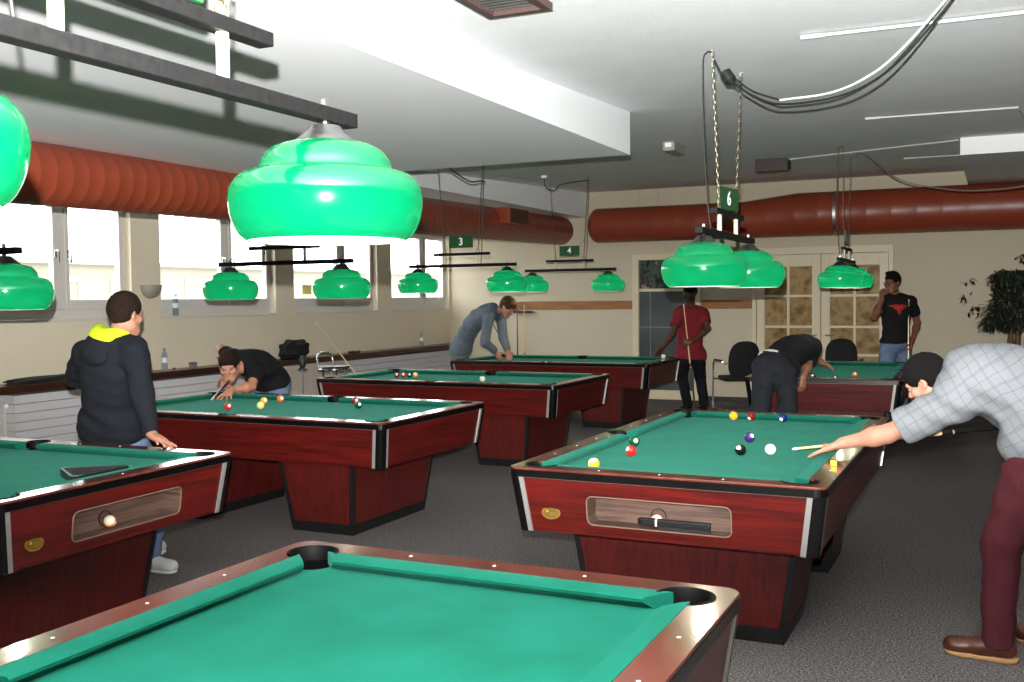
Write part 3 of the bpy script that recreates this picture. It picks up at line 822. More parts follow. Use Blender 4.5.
# ---- chalk, brush, triangle
o = MB().box((-.013,-.013,0),(.013,.013,.024)).build('chalk_cube', mat('yellow chalk paper', srgb(232,214,70), .6), bevel=.002, loc=(-.622,4.745,.8005)); o.rotation_euler.z = .3
tag(o, 'yellow chalk cube standing on the rail near the bridge hand', 'chalk')
cd = MB().prism([(.008*math.cos(i*PI/6), .008*math.sin(i*PI/6)) for i in range(12)], .0238, .0246).build('chalk_face', mat('chalk top', srgb(190,200,120), .9), o)
def local(key, lx, ly):
    x, y, rz = TAB[key][:3]; c, s = math.cos(rz), math.sin(rz); return x+c*lx-s*ly, y+s*lx+c*ly, rz
x, y, rz = local('T6', 1.263, .075)
t = thing('table_brush', 'black table brush lying across the ball tray opening', 'brush', (x, y, .566), rz+PI/2-.0)
hb = MB(); hb.prism([(-.17,-.013),(-.15,-.017),(.15,-.017),(.152,-.014),(.152,.014),(-.10,.017),(-.13,.020),(-.165,.012)], .012, .040)
hb.build('brush_handle', M_black, t, bevel=.004)
MB().box((-.088,-.0185,.011),(-.08,.0185,.0405)).build('handle_band', M_white, t)
br = MB()
for k in range(46): 
    for j in range(3): br.box((-.07+k*.0047,-.011+j*.009,-.004),(-.0672+k*.0047,-.006+j*.009,.0125))
br.build('bristles', mat('dark bristles', srgb(40,38,36), .9), t)
# triangle rack on the cloth
tx, ty, rz = local('T1', .95, .0)
a, b_, c = Vector((-3.965,3.40,0)), Vector((-3.678,3.225,0)), Vector((-3.684,3.590,0))
cen = (a+b_+c)/3
m = MB()
P3 = [a-cen, b_-cen, c-cen]
def tri(pts, r, n=5):
    out = []
    for i in range(3):
        p0, p, p1 = pts[i-1], pts[i], pts[(i+1) % 3]
        u = (p0-p).normalized(); v = (p1-p).normalized(); d = r/math.tan(u.angle(v)/2)
        for k in range(n+1):
            s = k/n; q = (p+u*d)*(1-s)**2+p*2*s*(1-s)+(p+v*d)*s*s
            out.append((q.x, q.y))
    return out
inn = [p*.87 for p in P3]
A_, B_ = tri(P3, .03), tri(inn, .025); n = len(A_)
vs = [(x, y, z) for z in (0,.036) for x, y in A_]+[(x, y, z) for z in (0,.036) for x, y in B_]
fs = []
for i in range(n):
    j = (i+1) % n
    fs += [(i,j,n+j,n+i),(2*n+j,2*n+i,3*n+i,3*n+j),(n+i,n+j,3*n+j,3*n+i),(j,i,2*n+i,2*n+j)]
o = m.add(vs, fs).build('triangle_rack', mat('black rack plastic', srgb(26,26,28), .35), bevel=.003, loc=(cen.x, cen.y, BED+.0005))
tag(o, 'black plastic triangle rack lying empty on green cloth', 'rack')

# ---- cues
def cue_mats():
    return (wood('pale maple shaft', srgb(208,176,120), srgb(226,198,146), (8,8,8), .25, .4), mat('black cue butt', srgb(20,18,18), .25), mat('white ferrule', srgb(240,240,232), .3), mat('blue tip', srgb(70,110,150), .8), mat('dark brown butt', srgb(70,40,26), .3, coat=.4))
CM = cue_mats()
def cue(p0, p1, label, L=1.45, dark=.5, brown=False):
    """p0 tip, p1 a point on the axis; the cue runs L metres from the tip"""
    p0 = Vector(p0); d = (Vector(p1)-p0).normalized()
    t = thing('billiard_cue', label, 'cue', p0, 0, 'cues')
    t.rotation_mode = 'QUATERNION'; t.rotation_quaternion = Vector((0,0,1)).rotation_difference(d)
    r = lambda s: .0062+.0085*s/L
    MB().tube([(0,0,.03),(0,0,L*dark)], [r(.03), r(L*dark)], 14).build('shaft', CM[0], t, smooth=35)
    MB().tube([(0,0,L*dark),(0,0,L*dark+.012),(0,0,L*dark+.0121),(0,0,L-.02),(0,0,L-.0199),(0,0,L)], [r(L*dark)+.0008]*2+[r(L*dark), r(L), r(L)+.0006, r(L)-.003], 14).build('butt', CM[4] if brown else CM[1], t, smooth=35)
    MB().tube([(0,0,.007),(0,0,.03)], [r(0), r(.03)], 12).build('ferrule', CM[2], t, smooth=35)
    MB().tube([(0,0,0),(0,0,.002),(0,0,.007)], [.0035,.0058,.006], 12).build('tip', CM[3], t, smooth=35)
    MB().tube([(0,0,L*dark+.05),(0,0,L*dark+.058)], r(L*dark+.05)+.0012, 14).build('butt_ring', M_alu, t, smooth=35)
    return t
cue((-0.867,5.085,0.815), (-0.229,5.277,0.896), 'pale cue of the stretched player in the checked shirt', dark=.49)
cue((-5.384,6.039,0.815), (-5.922,6.899,0.906), 'dark cue gripped by the bent player in black', dark=.1)
cue((-3.668,13.253,1.474), (-3.531,13.308,0.092), 'cue held upright and slanted by the man in red', dark=.55, brown=True)
cue((-0.848,13.084,1.516), (-0.847,13.050,0.782), 'pale cue standing upright in front of the man with the red shirt print', dark=.72)
# cues leaning on walls
cue((-8.165,11.22,1.285), (-7.885,11.36,.865), 'thin cue leaning on the window wall behind the stool', L=1.52, dark=.75, brown=True)
cue((-7.6,YB-.02,1.50), (-7.12,YB-.10,.80), 'dark cue leaning on the far wall beside the corner', dark=.2, L=1.46, brown=True)
# wall cue rack
t = thing('cue_rack', 'dark wooden cue rack bar with standing cues on the far wall', 'rack', (-6.83,YB,1.35))
rk = MB(); rk.box((-.19,-.07,-.012),(.19,-.002,.012)).build('rack_bar', M_ledge, t, bevel=.003)
MB().box((-.19,-.075,-.02),(.19,-.068,.02)).build('rack_lip', M_ledge, t, bevel=.002)
MB().box((-.19,-.09,-1.35),(.19,-.014,-1.31)).build('rack_foot', M_ledge, t, bevel=.003)
for x, lab, dk in ((-6.905,'dark cue standing in the wall rack',.05),(-6.78,'pale brown cue standing in the wall rack beside a dark one',.55)):
    cue((x,YB-.095,1.47), (x,YB-.093,.04), lab, L=1.42, dark=dk, brown=True)

# ---- things on the ledge
LZ = .836
t = thing('water_bottle', 'clear water bottle on the brown ledge behind the man in the hooded top', 'bottle', (-8.03,8.30,LZ), 0, 'water bottles')
M_pet, nt, b, out = new_mat('clear plastic'); b.inputs['Base Color'].default_value = (.85,.93,.97,1); b.inputs['Roughness'].default_value = .08; b.inputs['Transmission Weight'].default_value = .8; b.inputs['IOR'].default_value = 1.2
bp = [(.001,0),(.030,0),(.034,.012),(.034,.07),(.030,.08),(.034,.09),(.034,.15),(.028,.185),(.014,.215),(.014,.222),(.001,.222)]
M_label = mat('bottle label', srgb(210,222,228), .5)
M_bcap = mat('bottle cap', srgb(90,120,150), .5)
def bottle(t, cap=M_bcap):
    MB().lathe(bp, 24).build('bottle_body', M_pet, t, smooth=50)
    MB().lathe([(.0345,.085),(.0347,.09),(.0347,.135),(.0345,.14)], 24).build('bottle_label', M_label, t, smooth=50)
    MB().lathe([(.001,.238),(.0155,.238),(.016,.22),(.001,.22)], 16).build('bottle_cap', cap, t, smooth=40)
bottle(t)
t = thing('water_bottle', 'blue tinted water bottle on the window sill near the uplight', 'bottle', (-8.225,8.69,SILL+.005), 0, 'water bottles'); bottle(t, mat('blue cap', srgb(90,190,230), .4))
t = thing('water_bottle', 'small water bottle on the ledge near the far corner', 'bottle', (-8.03,13.80,LZ), 0, 'water bottles'); bottle(t)
tag(MB().lathe([(.001,0),(.016,0),(.016,.02),(.014,.022),(.001,.022)], 16).build('bottle_cap', mat('red cap', srgb(150,40,36), .5), smooth=40, loc=(-8.02,8.43,LZ)), 'loose red bottle cap next to a water bottle on the ledge', 'cap')
t = thing('small_box', 'small mauve grey box on the ledge before the bent player', 'box', (-8.02,8.72,LZ)); MB().box((-.03,-.035,0),(.03,.035,.06)).build('carton', mat('mauve carton', srgb(130,112,120), .7), t, bevel=.004); MB().box((-.031,-.036,.045),(.031,.036,.062)).build('lid', mat('dark lid', srgb(86,72,66), .6), t, bevel=.003)
t = thing('cigarette_packet', 'flat dark packet lying on the ledge behind the stool', 'packet', (-7.98,11.85,LZ), .2); MB().box((-.05,-.1,0),(.05,.1,.03)).build('packet_body', M_ledge, t, bevel=.003); MB().box((-.051,.04,-.0),(.051,.101,.031)).build('packet_lid', M_black, t, bevel=.003)
# soft bags: lumpy closed shapes
def lump(name, lab, cat, loc, dims, seed, matl, amp=.12, strap=True):
    rnd = random.Random(seed); ph = [rnd.uniform(0,6) for _ in range(6)]
    t = thing(name, lab, cat, loc)
    m = MB(); nu, nv = 36, 20; vs = []; fs = []
    for j in range(nv+1):
        th = PI*j/nv
        for i in range(nu):
            a = 2*PI*i/nu
            x, y, z = math.sin(th)*math.cos(a), math.sin(th)*math.sin(a), math.cos(th)
            f = 1+amp*(math.sin(3*a+ph[0])*math.sin(2*th+ph[1])+.6*math.sin(5*a+4*th+ph[2])+.4*math.sin(9*th+ph[3]))
            e = lambda v: math.copysign(abs(v)**.7, v)
            zz = e(z)*f*.5+.5
            vs.append((e(x)*f*dims[0], e(y)*f*dims[1], max(0, zz)*dims[2]))
    for j in range(nv):
        for i in range(nu):
            i2 = (i+1) % nu; fs.append((j*nu+i, (j+1)*nu+i, (j+1)*nu+i2, j*nu+i2))
    m.add(vs, fs).build('bag_body', matl, t, smooth=True)
    if strap:
        MB().tube(catmull([(0,-dims[1]*.8,dims[2]*.4),(dims[0]*.8,-dims[1]*1.05,dims[2]*.25),(dims[0]*1.0,-dims[1]*.6,dims[2]*.1),(dims[0]*.9,dims[1]*.3,dims[2]*.3)], 6), .009, 6).build('strap', matl, t, smooth=True)
    return t
lump('black_bag', 'slumped black bag on the ledge between the windows and the pole', 'bag', (-8.02,10.55,LZ), (.115,.24,.23), 3, M_blacksoft)
lump('cue_bag', 'long flat black cue bag lying on the ledge behind the hooded man', 'bag', (-8.02,6.93,LZ), (.11,.62,.055), 5, M_blacksoft, .08)
# ---- bar stool and pole
def stool(loc, rz, lab):
    t = thing('bar_stool', lab, 'stool', loc, rz)
    s = MB(); s.lathe([(.001,.80),(.165,.80),(.178,.812),(.178,.835),(.165,.848),(.001,.852)], 36); s.build('seat', M_black, t, smooth=40)
    MB().lathe([(.172,.805),(.182,.812),(.182,.822),(.174,.828)], 36).build('seat_rim', M_chrome, t, smooth=40)
    for k in range(4):
        a = PI/4+PI/2*k
        MB().tube([(.12*math.cos(a),.12*math.sin(a),.80),(.21*math.cos(a),.21*math.sin(a),.0)], .011, 8).build('leg', M_chrome, t, smooth=True)
    MB().tube([(.17*math.cos(a),.17*math.sin(a),.30) for a in [2*PI*i/28 for i in range(28)]], .009, 8, closed=True).build('foot_ring', M_chrome, t, smooth=True)
    MB().tube(catmull([(-.15,-.10,.80),(-.18,-.10,.93),(-.185,-.05,.985),(-.185,.05,.985),(-.18,.10,.93),(-.15,.10,.80)], 8), .013, 10).build('backrest', M_chrome, t, smooth=True)
    return t
stool((-6.53,9.30,0), -.35, 'round black topped stool with chrome back loop by the empty table')
M_pole = mat('dull grey pole', srgb(110,104,100), .5)
t = thing('pole_stand', 'thin metal pole with a small black head below the black bag', 'pole', (-6.75,9.02,0))
MB().tube([(0,0,.02),(0,0,.84)], .007, 12).build('pole', M_pole, t, smooth=True)
MB().lathe([(.001,.82),(.05,.82),(.05,.835),(.022,.84),(.034,.87),(.036,.93),(.020,.97),(.001,.975)], 20).build('pole_head', M_black, t, smooth=40)
MB().lathe([(.001,.0),(.14,.0),(.14,.012),(.02,.03),(.001,.03)], 28).build('base', M_black, t, smooth=40)

# ---- visitor chairs
def chair(loc, rz, lab):
    t = thing('visitor_chair', lab, 'chair', loc, rz, 'black visitor chairs along the far wall')
    # faces local +Y
    s = MB(); s.prism(rrect(.235,.225,.09), .415, .475).build('seat', M_blacksoft, t, bevel=.02, bseg=3)
    def backpt(x, z):
        return (x, -.215-.10*(z-.47)/.45+.35*x*x, z)
    n = 30; el = []
    b_ = MB(); vs = []; fs = []
    rings = 6
    def sup(a):
        c, s_ = math.cos(a), math.sin(a); e = .75
        return .215*math.copysign(abs(c)**e, c), .265*math.copysign(abs(s_)**e, s_)
    for side in (0, 1):
        for k in range(rings+1):
            f = k/rings
            for i in range(n):
                x, z = sup(2*PI*i/n); x *= f; z *= f
                p = backpt(x, .70+z); th = .028*math.sqrt(max(0, 1-f**4))+.006
                vs.append((p[0], p[1]+(th if side else -th), p[2]))
    off = (rings+1)*n
    for side in (0, 1):
        for k in range(rings):
            for i in range(n):
                i2 = (i+1) % n; q = (side*off+k*n+i, side*off+k*n+i2, side*off+(k+1)*n+i2, side*off+(k+1)*n+i)
                fs.append(q if side == 0 else q[::-1])
    for i in range(n):
        i2 = (i+1) % n; fs.append((rings*n+i, rings*n+i2, off+rings*n+i2, off+rings*n+i))
    b_.add(vs, fs).build('backrest', M_blacksoft, t, smooth=50)
    for sx in (1,-1):
        pts = [(sx*.2,-.20,.02),(sx*.27,-.20,.02),(sx*.275,.20,.02),(sx*.275,.245,.05),(sx*.275,.235,.40),(sx*.275,.225,.60),(sx*.275,.19,.665),(sx*.275,.10,.68),(sx*.27,-.12,.68),(sx*.235,-.235,.66)]
        MB().tube(catmull(pts, 5), .0125, 8).build('side_frame', M_chrome, t, smooth=True)
        MB().box((sx*.275-.022,-.13,.685),(sx*.275+.022,.15,.705)).build('armrest', M_black, t, bevel=.008)
        MB().tube([(sx*.275,.235,.43),(sx*.20,.20,.425)], .010, 8).build('seat_bracket', M_chrome, t, smooth=True)
    MB().tube([(-.26,-.20,.02),(.26,-.20,.02)], .0125, 8).build('rear_bar', M_chrome, t, smooth=True)
    return t
chair((-3.10,13.95,0), .55, 'black visitor chair with chrome arm between the man in red and the bent man')
chair((-1.80,14.45,0), PI+.1, 'black visitor chair with its back showing before the double doors')
# ---- plant
t = thing('potted_fig_tree', 'bushy dark leaved indoor tree against the bare far wall', 'plant', (.29,13.45,0))
MB().lathe([(.001,.0),(.17,.0),(.22,.36),(.235,.36),(.235,.40),(.21,.40),(.20,.36),(.001,.35)], 32).build('pot', mat('terracotta pot', srgb(120,72,50), .7), t, smooth=40)
MB().lathe([(.001,.362),(.2,.362)], 24).build('soil', mat('soil', srgb(44,32,24), 1), t)
M_bark = wood('fig bark', srgb(84,60,42), srgb(124,94,68), (20,20,4), .85)
tk = MB()
for k in range(3):
    a = 2*PI*k/3
    tk.tube(catmull([(.05*math.cos(a+s*2.5),.05*math.sin(a+s*2.5),.35+.85*s) for s in (0,.2,.4,.6,.8,1)], 5), .034, 10)
for k in range(14):
    a = k*2.4; l = .22+.14*random.random(); z = 1.05+.035*k
    tk.tube(catmull([(0,0,z-.05),(l*.5*math.cos(a),l*.5*math.sin(a),z+.10),(l*math.cos(a),l*math.sin(a),z+.20)], 4), .008, 6)
tk.build('trunk', M_bark, t, smooth=True)
lf = MB(); rnd = random.Random(11)
def leaf(p, d, L):
    d = Vector(d).normalized(); s = d.cross(Vector((0,0,1))); s = s.normalized() if s.length > .1 else Vector((1,0,0)); n = s.cross(d)
    w = L*.22; p = Vector(p)
    pts = [p, p+d*L*.3+s*w+n*.004, p+d*L*.65+s*w*.75, p+d*L-n*L*.12, p+d*L*.65-s*w*.75, p+d*L*.3-s*w+n*.004, p+d*L*.5-n*L*.03]
    lf.add(pts, [(0,1,6),(1,2,6),(2,3,6),(3,4,6),(4,5,6),(5,0,6)])
for k in range(3200):
    u = rnd.random(); z = 1.15+.70*u
    rm = .36*(1-.5*max(0,(u-.6)/.4)**2)*(.78+.22*math.sin(7*u+.7))
    a = rnd.uniform(0, 2*PI); r = rm*math.sqrt(rnd.uniform(.05,1))*(1+.12*math.sin(5*a+3*u*4))
    p = (r*math.cos(a), r*math.sin(a), z)
    leaf(p, (math.cos(a)*rnd.uniform(.1,1), math.sin(a)*rnd.uniform(.1,1), rnd.uniform(-1.3,.2)), rnd.uniform(.05,.085))
for bx, bz in ((-.52,1.52),(-.47,1.72),(-.42,1.36),(.1,1.98),(.15,2.0),(-.38,1.42)):
    for k in range(14): leaf((bx+rnd.uniform(-.06,.06), rnd.uniform(-.06,.06), bz+rnd.uniform(-.04,.04)), (rnd.uniform(-1,1),rnd.uniform(-1,1),rnd.uniform(-1,.3)), .06)
lf.build('leaves', mat('fig leaf', srgb(22,30,17), .5, noise=(20,.4)), t)

# ---- ceiling fittings
M_cond = mat('white conduit', srgb(196,198,198), .5)
def conduit(pts, lab, r=.011):
    t = thing('cable_conduit', lab, 'conduit', pts[0], 0, 'conduits on the ceiling')
    o = Vector(pts[0]); m = MB(); m.tube([Vector(p)-o for p in pts], r, 8).build('conduit_pipe', M_cond, t, smooth=35)
    d = (Vector(pts[1])-o).normalized()
    MB().tube([-d*.05, d*.06], r*1.35, 8).build('end_sleeve', M_cond, t, smooth=35)
    return t
def onc(x, y, d=.0175): return (x, y, cz(y)-d)
conduit([onc(-.757,4.985),onc(XR-.02,5.02)], 'white conduit crossing the ceiling above the hanging cable', .008)
conduit([onc(-.809,8.30),onc(.197,8.354),onc(.26,9.1),onc(XR-.02,9.15)], 'white conduit with a bend near the boxed beam', .008)
conduit([onc(-.80,12.19),onc(-.25,12.195)], 'short thin white conduit ending at the boxed beam', .007)
conduit([onc(-1.93,11.33),onc(-.25,10.50)], 'thin white conduit running from a brown ceiling box', .008)
t = thing('ceiling_box', 'brown box fixed to the ceiling at the end of a thin conduit', 'box', (-2.14,11.35,cz(11.35)-.14)); MB().box((-.175,-.06,0),(.175,.06,.135)).build('box_body', mat('brown box', srgb(48,32,30), .5), t, bevel=.004); MB().box((.175,-.05,.02),(.19,.05,.12)).build('box_end', M_under, t)
t = thing('ceiling_box', 'beige box fixed to the ceiling beyond the soffit corner', 'box', (-2.62,9.15,cz(9.15)-.085)); MB().box((-.055,-.17,0),(.055,.17,.08)).build('box_body', mat('beige box', srgb(150,147,134), .5), t, bevel=.004); MB().box((-.03,-.185,.03),(.03,-.17,.07)).build('box_gland', M_white, t, bevel=.004)
vt = thing('ceiling_vent', 'brown framed ceiling vent cut off by the top photo edge', 'vent', onc(-1.72,3.52,.0)); f = MB(); f.box((-.14,-.27,-.03),(.14,-.235,.0)).box((-.14,.235,-.03),(.14,.27,0)).box((-.14,-.235,-.03),(-.105,.235,0)).box((.105,-.235,-.03),(.14,.235,0)); f.build('vent_frame', mat('brown vent frame', srgb(74,56,52), .5), vt)
g = MB()
for k in range(14): g.box((-.105,-.225+k*.033,-.015),(.105,-.21+k*.033,-.005))
g.build('vent_grille', M_steel, vt)
t = thing('wall_fitting', 'small white cable outlet at the ceiling above the number 4 lamp', 'outlet', (-4.95,11.55,cz(11.55)-.03)); MB().lathe([(.001,0),(.03,0),(.036,.012),(.036,.03)], 16).build('outlet_body', M_white, t, smooth=40); MB().tube(catmull([(0,0,0),(.0,.05,-.10),(.05,.2,-.14),(.10,.33,-.05),(.42,.40,-.01)], 8), .006, 8).build('outlet_lead', M_wire, t, smooth=True)
# hanging cables
def cable(pts, lab, mats, r=.0065, group=None):
    t = thing('hanging_cable', lab, 'cable', pts[0], 0, group)
    o = Vector(pts[0]); return t, [Vector(p)-o for p in pts]
HOOK = (-1.285,5.06)
zc = cz(5.1)
a = Vector((-1.255,5.125,cz(5.11)-.05))
P_ = [a, a+Vector((.05,.0,-.10)), Vector((-1.206,5.124,2.705)), Vector((-1.164,5.119,2.645)), Vector((-1.056,5.077,2.563)), Vector((-0.903,4.980,2.489)), Vector((-0.643,4.824,2.467)), Vector((-0.460,4.712,2.500)), Vector((-0.318,4.595,2.576)), Vector((-0.142,4.463,2.734)), Vector((-0.016,4.385,2.881))]
t = thing('hanging_cable', 'black and white cable pair drooping from the number 6 lamp across the ceiling', 'cable', a)
pp = [p-a for p in P_]
MB().tube(catmull(pp, 8), .0052, 8).build('black_lead', M_wire, t, smooth=True)
q = [p+Vector((.0,.0,.028+.01*math.sin(i))) for i, p in enumerate(pp)]
MB().tube(catmull(q[3:6], 8), .005, 8).build('black_sleeve', M_wire, t, smooth=True)
MB().tube(catmull(q[5:], 8), .0046, 8).build('white_lead', M_wirew, t, smooth=True)
d = (pp[3]-pp[2]).normalized()
MB().tube([pp[2]+d*.0, pp[2]+d*.01, pp[3]-d*.01, pp[3]+d*.01], [.012,.030,.030,.010], 10).build('plug_connector', M_wire, t, smooth=40)
b0 = Vector((-1.235,10.95,cz(10.95)-.06))
P_ = [b0, b0+Vector((.10,.0,.01)), Vector((-0.853,11.704,2.802)), Vector((-0.355,11.599,2.663)), Vector((-0.023,11.422,2.623)), Vector((0.326,11.254,2.628)), Vector((0.641,11.294,2.711))]
t = thing('hanging_cable', 'grey cable drooping from the far lamp in front of the duct', 'cable', b0)
MB().tube(catmull([p-b0 for p in P_], 8), .007, 8).build('cable_lead', mat('grey cable', srgb(120,112,104), .5), t, smooth=True)
c0 = Vector((-4.86-.10,8.3,SOFZ)) 
P_ = [Vector((-3.994,7.298,2.664)), Vector((-4.086,7.641,2.642)), Vector((-4.255,8.224,2.638)), Vector((-4.445,8.802,2.711)), Vector((-4.559,9.137,2.741))]
t = thing('hanging_cable', 'black cable swinging from the soffit to the number 3 lamp', 'cable', P_[0])
MB().tube(catmull([p-P_[0] for p in P_], 8), .007, 8).build('cable_lead', M_wire, t, smooth=True)
# yellow sticker on the third window
t = MB().box((0,11.10,1.655),(.002,11.30,1.78)).build('window_sticker', mottled('yellow sticker', [srgb(236,220,60),srgb(240,236,150),srgb(230,210,40)], 30, .5), loc=(XL-.105,0,0)); tag(t, 'small yellow sticker at the bottom of a window pane', 'sticker')

# ================================================================= people
# bodies and clothes: smooth unions of tapered limbs on a grid, skinned by surface nets
def _v(a): return np.array(a, float)
def unit(a): a = _v(a); return a/np.linalg.norm(a)
class SDF:
    def __init__(s): s.p = []
    def cap(s, a, b, ra, rb=None, k=.02, op='u', flat=False):
        s.p.append(('cap', _v(a), _v(b), ra, rb if rb is not None else ra, k, op, flat)); return s
    def chain(s, pts, rs, k=.02, flat=False):
        for i in range(len(pts)-1): s.cap(pts[i], pts[i+1], rs[i], rs[i+1], k, flat=flat and i == len(pts)-2)
        return s
    def ell(s, c, r, F=None, k=.02, op='u'):
        s.p.append(('ell', _v(c), np.eye(3) if F is None else np.array(F, float), _v(r), k, op)); return s
    def half(s, p, n):      # cut away everything on the side n points to
        s.p.append(('half', _v(p), unit(n))); return s
    def bounds(s):
        lo, hi = np.full(3, 1e9), np.full(3, -1e9)
        for q in s.p:
            if q[0] == 'cap' and q[6] == 'u':
                r = max(q[3], q[4]); lo = np.minimum(lo, np.minimum(q[1], q[2])-r); hi = np.maximum(hi, np.maximum(q[1], q[2])+r)
            elif q[0] == 'ell' and q[5] == 'u':
                r = max(q[3]); lo = np.minimum(lo, q[1]-r); hi = np.maximum(hi, q[1]+r)
        return lo, hi
    def mesh(s, name, mats, h, noise=None, origin=(0,0,0)):
        lo, hi = s.bounds(); lo -= 3*h; hi += 3*h
        n = np.ceil((hi-lo)/h).astype(int)+1
        F = np.full(n, .08, np.float32)
        ax_ = [lo[i]+h*np.arange(n[i]) for i in range(3)]
        def win(a, b_):
            i0 = np.maximum(np.floor((a-lo)/h).astype(int), 0); i1 = np.minimum(np.ceil((b_-lo)/h).astype(int)+1, n)
            return tuple(slice(x, max(x, y)) for x, y in zip(i0, i1))
        def grid(w): return np.meshgrid(*[ax_[i][w[i]] for i in range(3)], indexing='ij')
        for q in s.p:
            if q[0] == 'half':
                _, p, nn = q
                d = ((ax_[0]-p[0])*nn[0])[:,None,None]+((ax_[1]-p[1])*nn[1])[None,:,None]+((ax_[2]-p[2])*nn[2])[None,None,:]
                F = np.maximum(F, d.astype(np.float32)); continue
            if q[0] == 'cap':
                _, a, b_, ra, rb, k, op, flat = q; pad = max(ra, rb)+.06
                w = win(np.minimum(a, b_)-pad, np.maximum(a, b_)+pad); X, Y, Z = grid(w)
                ab = b_-a; L2 = max(ab@ab, 1e-12)
                px, py, pz = X-a[0], Y-a[1], Z-a[2]
                t = np.clip((px*ab[0]+py*ab[1]+pz*ab[2])/L2, 0, 1)
                d = np.sqrt((px-t*ab[0])**2+(py-t*ab[1])**2+(pz-t*ab[2])**2)-(ra+(rb-ra)*t)
                if flat:
                    u = ab/math.sqrt(L2); d = np.maximum(d, (X-b_[0])*u[0]+(Y-b_[1])*u[1]+(Z-b_[2])*u[2])
            else:
                _, c, R, r, k, op = q; pad = max(r)+.06
                w = win(c-pad, c+pad); X, Y, Z = grid(w)
                px, py, pz = X-c[0], Y-c[1], Z-c[2]
                l = [(px*R[i][0]+py*R[i][1]+pz*R[i][2]) for i in range(3)]
                k0 = np.sqrt(sum((l[i]/r[i])**2 for i in range(3))); k1 = np.sqrt(sum((l[i]/r[i]**2)**2 for i in range(3)))+1e-9
                d = k0*(k0-1)/k1
            d = d.astype(np.float32); S = F[w]
            if op == 'u':
                hh = np.maximum(k-np.abs(S-d), 0)/k; F[w] = np.minimum(S, d)-hh*hh*k*.25
            else:
                hh = np.maximum(k-np.abs(S+d), 0)/k; F[w] = np.maximum(S, -d)+hh*hh*k*.25
        if noise:
            X, Y, Z = np.meshgrid(*ax_, indexing='ij'); A, f, sd = noise
            F += (A*(np.sin(f*(X*.9+Z*.7)+sd+1.7*np.sin(f*.37*Z+sd))*np.sin(f*(Y*.8-Z*.9)+2*sd)+.5*np.sin(f*2.1*(Z*1.1+.5*X-.4*Y)+3*sd))).astype(np.float32)
        V, Q = nets(F, lo, h)
        me = bpy.data.meshes.new(name)
        me.from_pydata((V-_v(origin)).tolist(), [], Q.tolist())
        me.polygons.foreach_set('use_smooth', [True]*len(me.polygons))
        for m in (mats if isinstance(mats, (list, tuple)) else [mats]): me.materials.append(m)
        me.update(); return me
def nets(F, lo, h):
    S = F < 0; nx, ny, nz = F.shape
    acc = np.zeros((nx-1, ny-1, nz-1, 3), np.float32); cnt = np.zeros((nx-1, ny-1, nz-1), np.float32)
    def sl(o): return tuple(slice(o[i], F.shape[i]-1+o[i]) for i in range(3))
    for a in range(3):
        for b1 in (0,1):
            for b2 in (0,1):
                o = [0,0,0]; o2 = [(a+1) % 3, (a+2) % 3]; o[o2[0]] = b1; o[o2[1]] = b2
                e = list(o); e[a] = 1
                f0, f1 = F[sl(o)], F[sl(e)]; m = (f0 < 0) != (f1 < 0)
                t = np.where(m, f0/np.where(m, f0-f1, 1), 0)
                cnt += m
                for i in range(3): acc[..., i] += np.where(m, (t if i == a else o[i]), 0)
    act = cnt > 0
    idx = np.full(act.shape, -1, np.int64); idx[act] = np.arange(act.sum())
    cells = np.argwhere(act)
    V = lo+h*(cells+acc[act]/cnt[act][:, None])
    quads = []
    for a in range(3):
        b_, c = (a+1) % 3, (a+2) % 3
        s0 = [slice(None)]*3; s1 = [slice(None)]*3
        s0[a] = slice(0, F.shape[a]-1); s1[a] = slice(1, F.shape[a])
        for q in (b_, c): s0[q] = slice(1, F.shape[q]-1); s1[q] = slice(1, F.shape[q]-1)
        A0, A1 = S[tuple(s0)], S[tuple(s1)]
        for flip, m in ((False, A0 & ~A1), (True, ~A0 & A1)):
            p = np.argwhere(m)
            if not len(p): continue
            p[:, b_] += 1; p[:, c] += 1
            def at(db, dc):
                r = p.copy(); r[:, b_] += db; r[:, c] += dc; return idx[r[:,0], r[:,1], r[:,2]]
            Q = np.stack([at(-1,-1), at(0,-1), at(0,0), at(-1,0)], 1)
            quads.append(Q[:, ::-1] if flip else Q)
    return V, np.concatenate(quads)

